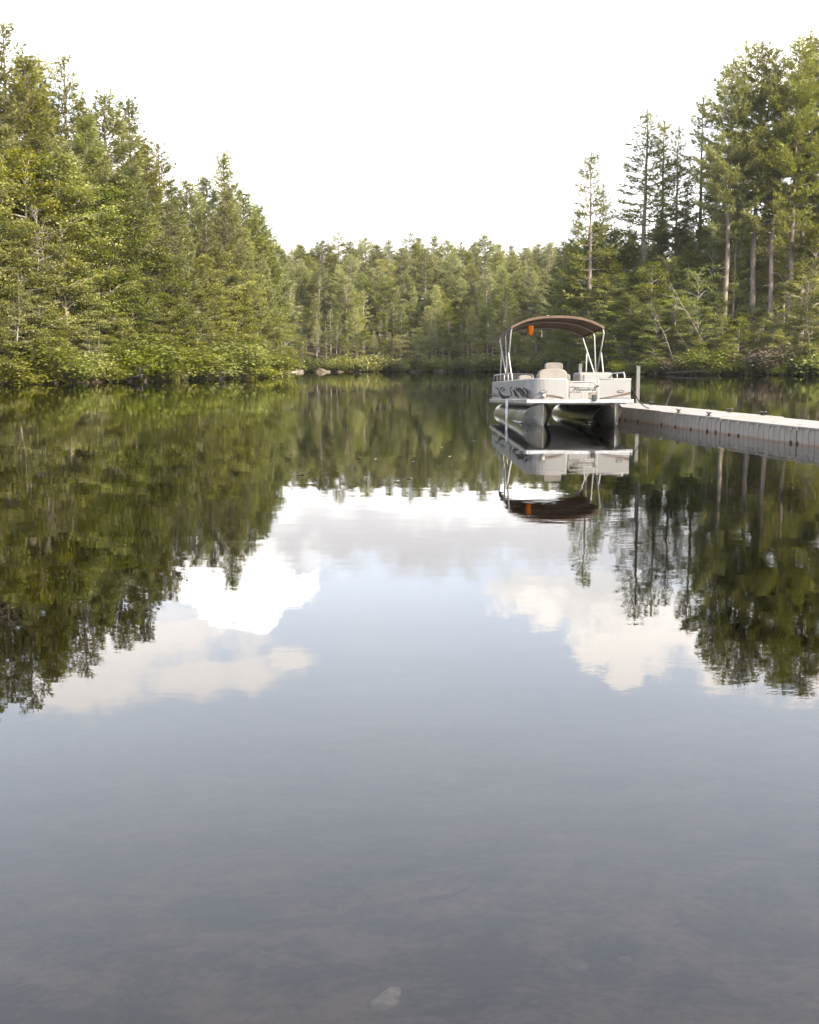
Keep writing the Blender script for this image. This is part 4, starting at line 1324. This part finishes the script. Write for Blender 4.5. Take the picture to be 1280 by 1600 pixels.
# ================================================================== floating dock
m, n = new_mat('dock_plastic')
o = n.n('ShaderNodeOutputMaterial'); p = n.n('ShaderNodeBsdfPrincipled'); n.l(p.outputs[0], o.inputs[0])
p.inputs['Roughness'].default_value = 0.6
geo = n.n('ShaderNodeNewGeometry'); sg_ = n.n('ShaderNodeSeparateXYZ'); n.l(geo.outputs['Position'], sg_.inputs[0])
pos = geo.outputs['Position']
f = n.ramp(n.noise(pos, 2.2, 5, 0.6), 0.3, 0.7)
cc = n.mixc(f, (0.185, 0.165, 0.142), (0.228, 0.205, 0.178))
# algae line where the plastic meets the water, and dirt runs on the sides
zz = n.math('ADD', sg_.outputs[2], n.math('MULTIPLY', n.math('SUBTRACT', n.noise(pos, 7.0, 4), 0.5), 0.05))
cc = n.mixc(n.math('MULTIPLY', n.math('SUBTRACT', 1.0, n.ramp(zz, 0.0, 0.05)), 0.8), cc, (0.20, 0.115, 0.055))
runs = n.ramp(n.noise(n.mapping(pos, (5, 5, 0.7)), 1.0, 4, 0.65), 0.50, 0.80)
sidef = n.math('SUBTRACT', 1.0, n.ramp(sg_.outputs[2], 0.27, 0.30))
cc = n.mixc(n.math('MULTIPLY', n.math('MULTIPLY', runs, sidef), 0.7), cc, (0.13, 0.12, 0.105))
n.l(cc, p.inputs['Base Color'])
simple('coupler_black', (0.03, 0.028, 0.026), 0.7, var=0.3)
simple('pocket_grey', (0.24, 0.22, 0.20), 0.8, var=0.2)

d_dir = Vector((0.185, -0.983, 0)).normalized()
d_nrm = Vector((0.983, 0.185, 0)).normalized()
dock_org = Vector((5.42, 28.7, 0)) - d_dir * 4.0
SECL, DWID, FREE = 3.05, 1.42, 0.315
dock = empty('floating_dock', dock_org, math.atan2(d_dir.y, d_dir.x))
tag(dock, 'beige moulded plastic floating dock with ribbed sides running from boat to right edge', 'dock')
# in dock space x runs toward shore, y = to the right of the photograph (away from the boat side)
def section_mesh():
    mb = MB()
    L, W, H = SECL - 0.03, DWID, FREE
    mb.box((L / 2, W / 2, H / 2 - 0.10), (L - 0.10, W - 0.10, H + 0.16))
    # deck lid with rounded edge
    mb.box((L / 2, W / 2, H - 0.016), (L, W, 0.032))
    # ribs of the moulded sides
    nr = 15
    pitch = L / nr
    for i in range(nr):
        xc = pitch * (i + 0.5)
        for y in (0.029, W - 0.029):
            mb.box((xc, y, H / 2 - 0.094), (pitch * 0.93, 0.042, H + 0.10), None)
    nr2 = 7
    for i in range(nr2):
        yc = W / nr2 * (i + 0.5)
        for x in (0.029, L - 0.029):
            mb.box((x, yc, H / 2 - 0.094), (0.042, W / nr2 * 0.84, H + 0.10))
    return mb.mesh('section')
def sign_y(v):
    return v
sec_me = section_mesh(); sec_me.materials.append(MATS['dock_plastic'])
def pocket_mesh():
    mb = MB(); mb.box((0, 0, 0), (0.20, 0.09, 0.008)); return mb.mesh('pocket')
pk_me = pocket_mesh(); pk_me.materials.append(MATS['pocket_grey'])
def cleat_mesh():
    mb = MB()
    mb.box((0, 0, 0.006), (0.14, 0.06, 0.012))
    for sx in (-1, 1):
        mb.tube([(sx * 0.03, 0, 0.01), (sx * 0.028, 0, 0.06)], 0.013, 8)
    mb.tube([(-0.13, 0, 0.085), (-0.09, 0, 0.068), (0, 0, 0.062), (0.09, 0, 0.068), (0.13, 0, 0.085)], [0.008, 0.014, 0.018, 0.014, 0.008], 8)
    return mb.mesh('cleat')
cl_me = cleat_mesh(); cl_me.materials.append(MATS['cleat_black'])
def coupler_mesh():
    mb = MB(); mb.box((0, 0, 0), (0.055, 0.03, 0.05)); mb.box((0, -0.012, 0), (0.03, 0.02, 0.07)); return mb.mesh('coupler')
cp_me = coupler_mesh(); cp_me.materials.append(MATS['coupler_black'])
simple('knob_beige', (0.245, 0.22, 0.19), 0.6, var=0.1)
def knob_mesh():
    mb = MB(); mb.box((0, 0, 0), (0.07, 0.022, 0.06), None, 0.85); return mb.mesh('coupler_cap')
kn_me = knob_mesh(); kn_me.materials.append(MATS['knob_beige'])
random.seed(21)
for i in range(9):
    so = link('dock_section', sec_me, None, dock)
    so.location = (i * SECL, 0, random.uniform(-0.006, 0.006))
    so.rotation_euler = (random.uniform(-0.004, 0.004), random.uniform(-0.003, 0.003), 0)
    for x in (0.5, 1.5, 2.5):
        for y in (0.42, 1.0):
            po = link('pocket', pk_me, None, so); po.location = (x, y, FREE + 0.001)
    for x in (0.75, 2.3):
        for y in (0.09, DWID - 0.09):
            if (i + int(x) + int(y * 2)) % 2 == 0:
                co = link('cleat', cl_me, None, so); co.location = (x, y, FREE + 0.001)
    for k in range(8):
        x = SECL / 15 * (2 * k) if k else 0.03
        ko = link('coupler_cap', kn_me, None, so); ko.location = (x, -0.002, FREE - 0.045)
        if random.random() < 0.55:
            co = link('coupler', cp_me, None, so); co.location = (x, 0.002, random.uniform(0.0, 0.02)); co.scale = (random.uniform(0.6, 1.1), 1, random.uniform(0.6, 1.1))
# dock runs on the far side of its near edge: mirror check is done by the plan direction
dock.rotation_euler = (0, 0, math.atan2(d_dir.y, d_dir.x))

# anchor piles
def pile(x, y, ztop, label):
    e = empty('dock_pile', (x, y, 0))
    tag(e, label, 'post', 'square anchor piles of the dock')
    mb = MB(); mb.box((0, 0, (ztop - 2.4) / 2), (0.095, 0.095, ztop + 2.4)); mb.build('post', 'pile_grey', e, 0.008)
    mb = MB(); mb.box((0, 0, ztop + 0.012), (0.105, 0.105, 0.022)); mb.build('cap', 'pile_grey', e, 0.006)
    mb = MB(); mb.box((0, -0.02, 0.25), (0.16, 0.19, 0.10)); mb.build('bracket', 'pile_grey', e, 0.008)
    return e
q = at_depth(997.5, 573, 32.0); pile(q.x, 32.0, q.z, 'grey square anchor post on the dock beside the bow of the boat')
q = at_depth(907, 569.5, 34.3); pile(q.x, 34.3, q.z, 'grey square anchor post half hidden behind the boat seats')

# mooring line from the boat to a dock cleat
p0 = BM @ Vector((hw + 0.05, 0.1, 0.93))
p1 = BM @ Vector((hw + 0.02, 0.1, 0.95))
cl = Vector((6.18, 29.6, FREE + 0.06))
cl = at_depth(1017, 639, 28.3)
mb = MB()
pts = []
for t in np.linspace(0, 1, 14):
    q = p1.lerp(cl, t); q.z -= 0.16 * math.sin(math.pi * t) * (1 - 0.3 * t)
    pts.append(q)
mb.tube(pts, 0.014, 6)
mb.tube([cl + Vector((0.06 * math.cos(a_), 0.06 * math.sin(a_), -0.01)) for a_ in np.linspace(0, 6.3, 12)], 0.013, 5)
rope = mb.build('mooring_line', 'black_rubber')
tag(rope, 'black mooring line sagging from boat corner to dock cleat', 'rope')

# ================================================================== shore stones and driftwood
def rock_mesh(seed, s=(1, 1, 1), sub=3):
    bm = bmesh.new()
    bmesh.ops.create_icosphere(bm, subdivisions=sub, radius=1.0)
    rg = random.Random(seed)
    pl = [(Vector((rg.gauss(0, 1), rg.gauss(0, 1), rg.gauss(0, 1))).normalized(), rg.uniform(0.62, 0.95)) for _ in range(13)]
    for v_ in bm.verts:
        for n_, d_ in pl:
            k = v_.co.dot(n_) - d_
            if k > 0:
                v_.co -= n_ * k * 0.9
        v_.co += v_.co.normalized() * 0.03 * math.sin(7 * v_.co.x + 5 * v_.co.y + seed)
        v_.co.x *= s[0]; v_.co.y *= s[1]; v_.co.z *= s[2]
    me = bpy.data.meshes.new('boulder'); bm.to_mesh(me); bm.free()
    return me
rocks = [rock_mesh(k, (1, 0.8, 0.55)) for k in range(4)]
for r_ in rocks:
    r_.materials.append(MATS['stone'])
for i, (px, Y, s_, lab) in enumerate([(456, 141.2, 0.9, 'leftmost brown boulder on the mud bank of the far shore'), (470, 142.4, 1.2, 'pale boulder on the mud bank at the far left of the far shore'),
                                     (503, 143.4, 1.25, 'squat boulder below leaning pines on the far shore'), (512, 143.2, 0.7, 'small stone touching the squat boulder on the far shore'),
                                     (531, 144.2, 0.8, 'small brown boulder on the far shore right of the mud bank'), (646, 145.4, 0.8, 'flat grey boulder midway along the far waterline'),
                                     (656, 145.2, 1.0, 'low pale boulder midway along the far waterline'), (680, 145.3, 0.9, 'pale boulder left of the broad one on the far shore'),
                                     (690, 145.2, 1.3, 'broad pale boulder under leaning trunks on the far shore'), (703, 145.2, 0.7, 'small pale boulder right of the broad one on the far shore'),
                                     (722, 145.0, 0.9, 'grey boulder near the driftwood on the far shore'), (735, 144.9, 0.6, 'smallest grey stone beside the driftwood on the far shore')]):
    o_ = bpy.data.objects.new('boulder', rocks[i % 4]); COL.objects.link(o_)
    x = (px - 640) / FPX * Y
    o_.location = (x, Y - 0.7, 0.02); s_ *= 0.75; o_.scale = (s_, s_, s_ * (0.6 + 0.25 * ((i * 7) % 3) / 2)); o_.rotation_euler = (0.15 * math.sin(i), 0.2 * math.cos(2 * i), i * 1.3)
    tag(o_, lab, 'boulder', 'boulders on the far shore')
# low mud bank off the left point
mb = MB()
rg = random.Random(4)
ring0 = []
for k in range(28):
    a_ = 2 * math.pi * k / 28
    r_ = 1 + 0.18 * math.sin(3 * a_) + rg.uniform(-0.1, 0.1)
    ring0.append((math.cos(a_) * r_, math.sin(a_) * r_))
mb.loft([[Vector((-18.5 + x * 5.2 * s_, 140.6 + y * 1.6 * s_, z)) for x, y in ring0] for s_, z in ((1.15, -0.5), (1.0, 0.02), (0.8, 0.14), (0.3, 0.22))])
simple('mud', (0.24, 0.20, 0.15), 0.85, var=0.35, vscale=1.2, bump=0.05, bscale=3)
mud = mb.build('mud_bank', 'mud'); mud['kind'] = 'structure'
# driftwood at the far shore
def driftwood(px, Y, L, rz, label, seed, wood='wood_dead'):
    rg_ = random.Random(seed)
    e = empty('driftwood', ((px - 640) / FPX * Y, Y, 0.15), rz)
    tag(e, label, 'driftwood', 'driftwood along the shore')
    mb = MB(); mb.tube([(-L / 2, 0, 0), (-L / 6, 0.1, 0.12), (L / 5, 0, 0.16), (L / 2, -0.1, 0.35)], [0.15, 0.13, 0.10, 0.05], 8); mb.build('log', wood, e)
    for k in range(5):
        x = rg_.uniform(-L / 4, L / 2)
        mb = MB(); mb.tube([(x, 0, 0.12), (x + rg_.uniform(-0.3, 0.5), rg_.uniform(-0.4, 0.4), 0.5), (x + rg_.uniform(-0.5, 0.9), rg_.uniform(-0.7, 0.7), 0.95)], [0.04, 0.028, 0.01], 5); mb.build('branch', wood, e)
driftwood(757, 144.3, 4.2, 0.1, 'long bleached driftwood log by the waterline left of the boat', 1)
driftwood(782, 143.8, 3.0, -0.3, 'shorter driftwood log with upturned branches just behind the boat stern', 2)
driftwood(480, 143.3, 2.6, 2.7, 'grey driftwood log on the mud bank below the pines', 3)

for (px, Y, L, rz, lab, sd_) in [(205, 79.0, 4.5, -0.9, 'fallen log sloping into the water under the left bank shrubs', 5), (330, 90.2, 3.6, -0.5, 'short fallen log in the water near the left point', 6),
                                (1075, 116.4, 4.6, -0.35, 'fallen log at the water below the right bank', 7)]:
    driftwood(px, Y, L, rz, lab, sd_, 'twig_dark')
# stone and twigs on the shallow bed in front of the camera
def bed_point(px, py):
    d = ray(px, py)
    t = CAM_H / -d.z
    for _ in range(12):
        q_ = Vector((0, 0, CAM_H)) + d * t
        t += (q_.z - gz(q_.x, q_.y)) / -d.z * 0.8
    return Vector((0, 0, CAM_H)) + d * t
st = rock_mesh(9, (0.055, 0.085, 0.035)); st.materials.append(MATS['stone_wet'])
q = bed_point(606, 1566)
o_ = bpy.data.objects.new('lake_stone', st); COL.objects.link(o_); o_.location = q + Vector((0, 0, 0.0)); o_.rotation_euler = (0.1, 0.2, -0.35)
tag(o_, 'pale stone under the shallow water at the bottom of the photo', 'stone')
for (pa, pb, lab) in [((541, 1376), (580, 1408), 'straight dark twig sunk on the shallow lake bed'), ((655, 1410), (735, 1388), 'long thin twig lying at the edge of the sand tongue'),
                      ((486, 1412), (524, 1420), 'short curved twig sunk beside the straight one')]:
    a_, c_ = bed_point(*pa), bed_point(*pb)
    mid = (a_ + c_) / 2 + Vector((0.02, -0.04, 0.015))
    mb = MB(); mb.tube([a_ + Vector((0, 0, 0.012)), mid, c_ + Vector((0, 0, 0.012))], [0.012, 0.010, 0.005], 6)
    o_ = mb.build('sunken_twig', 'twig_dark'); tag(o_, lab, 'twig', 'twigs on the lake bed')

# smaller stones half sunk in the silt, and leaf litter afloat
for i, (px, py, s_, lab) in enumerate([(385, 1575, 0.30, 'dark pebble on the lake bed beside the big stone'), (900, 1510, 0.8, 'brown cobble half sunk in silt at lower right'), (975, 1500, 0.55, 'smaller brown cobble beside the half sunk one'),
                                       (1100, 1560, 0.9, 'flat dark cobble near the lower right corner'), (1225, 1530, 0.6, 'dark cobble nearest the right edge of the shallows'), (700, 1540, 0.35, 'small dark pebble right of the big stone'),
                                       (180, 1560, 0.7, 'dark cobble in the silt near the lower left corner'), (1050, 1440, 0.6, 'lone cobble on the bed well out to the right')]):
    me = rock_mesh(60 + i, (0.055, 0.065, 0.02), 2); me.materials.append(MATS['twig_dark' if 'dark' in lab else 'stone'])
    o_ = bpy.data.objects.new('lake_stone', me); COL.objects.link(o_)
    o_.location = bed_point(px, py); o_.scale = (s_, s_, s_); o_.rotation_euler = (0, 0, i * 0.9)
    tag(o_, lab, 'stone', 'stones on the lake bed')
mb = MB(); mb.add([(-0.05, 0, 0.004), (-0.01, 0.018, 0.012), (0.05, 0, 0.006), (-0.01, -0.018, 0.010)], [(0, 2, 1), (0, 3, 2)]); mb.add([(-0.05, 0, 0.002), (-0.01, 0.018, 0.010), (0.05, 0, 0.004), (-0.01, -0.018, 0.008)], [(0, 1, 2), (0, 2, 3)])
fl_me = mb.mesh('floating_leaf'); fl_me.materials.append(MATS['wood_dead'])
random.seed(99)
for (px, py) in [(560, 716), (588, 718), (704, 714), (690, 700), (646, 722), (622, 752), (640, 748), (520, 690), (470, 742), (740, 690), (705, 690)]:
    d = ray(px, py); q = Vector((0, 0, CAM_H)) + d * (CAM_H / -d.z)
    o_ = bpy.data.objects.new('floating_leaf', fl_me); COL.objects.link(o_)
    o_.location = (q.x, q.y, 0.0); o_.rotation_euler = (0, 0, random.uniform(0, 6.28)); o_.scale = (1.2, 1.2, 1.2)
    tag(o_, 'tiny pale leaf floating on the still water', 'leaf', 'leaves floating on the lake')

# ================================================================== air
USE_HAZE = True
if USE_HAZE:
    m, n = new_mat('haze')
    o = n.n('ShaderNodeOutputMaterial')
    pv = n.n('ShaderNodeVolumePrincipled')
    pv.inputs['Color'].default_value = (0.88, 0.90, 0.90, 1)
    pv.inputs['Density'].default_value = 0.0001
    n.l(pv.outputs[0], o.inputs['Volume'])
    b = MB(); b.box((0, 400, 52), (6600, 7800, 130))
    hz = b.build('haze', 'haze'); hz['kind'] = 'stuff'
    tag(hz, 'thin pale air over the lake and woods', 'haze')
    hz['kind'] = 'stuff'
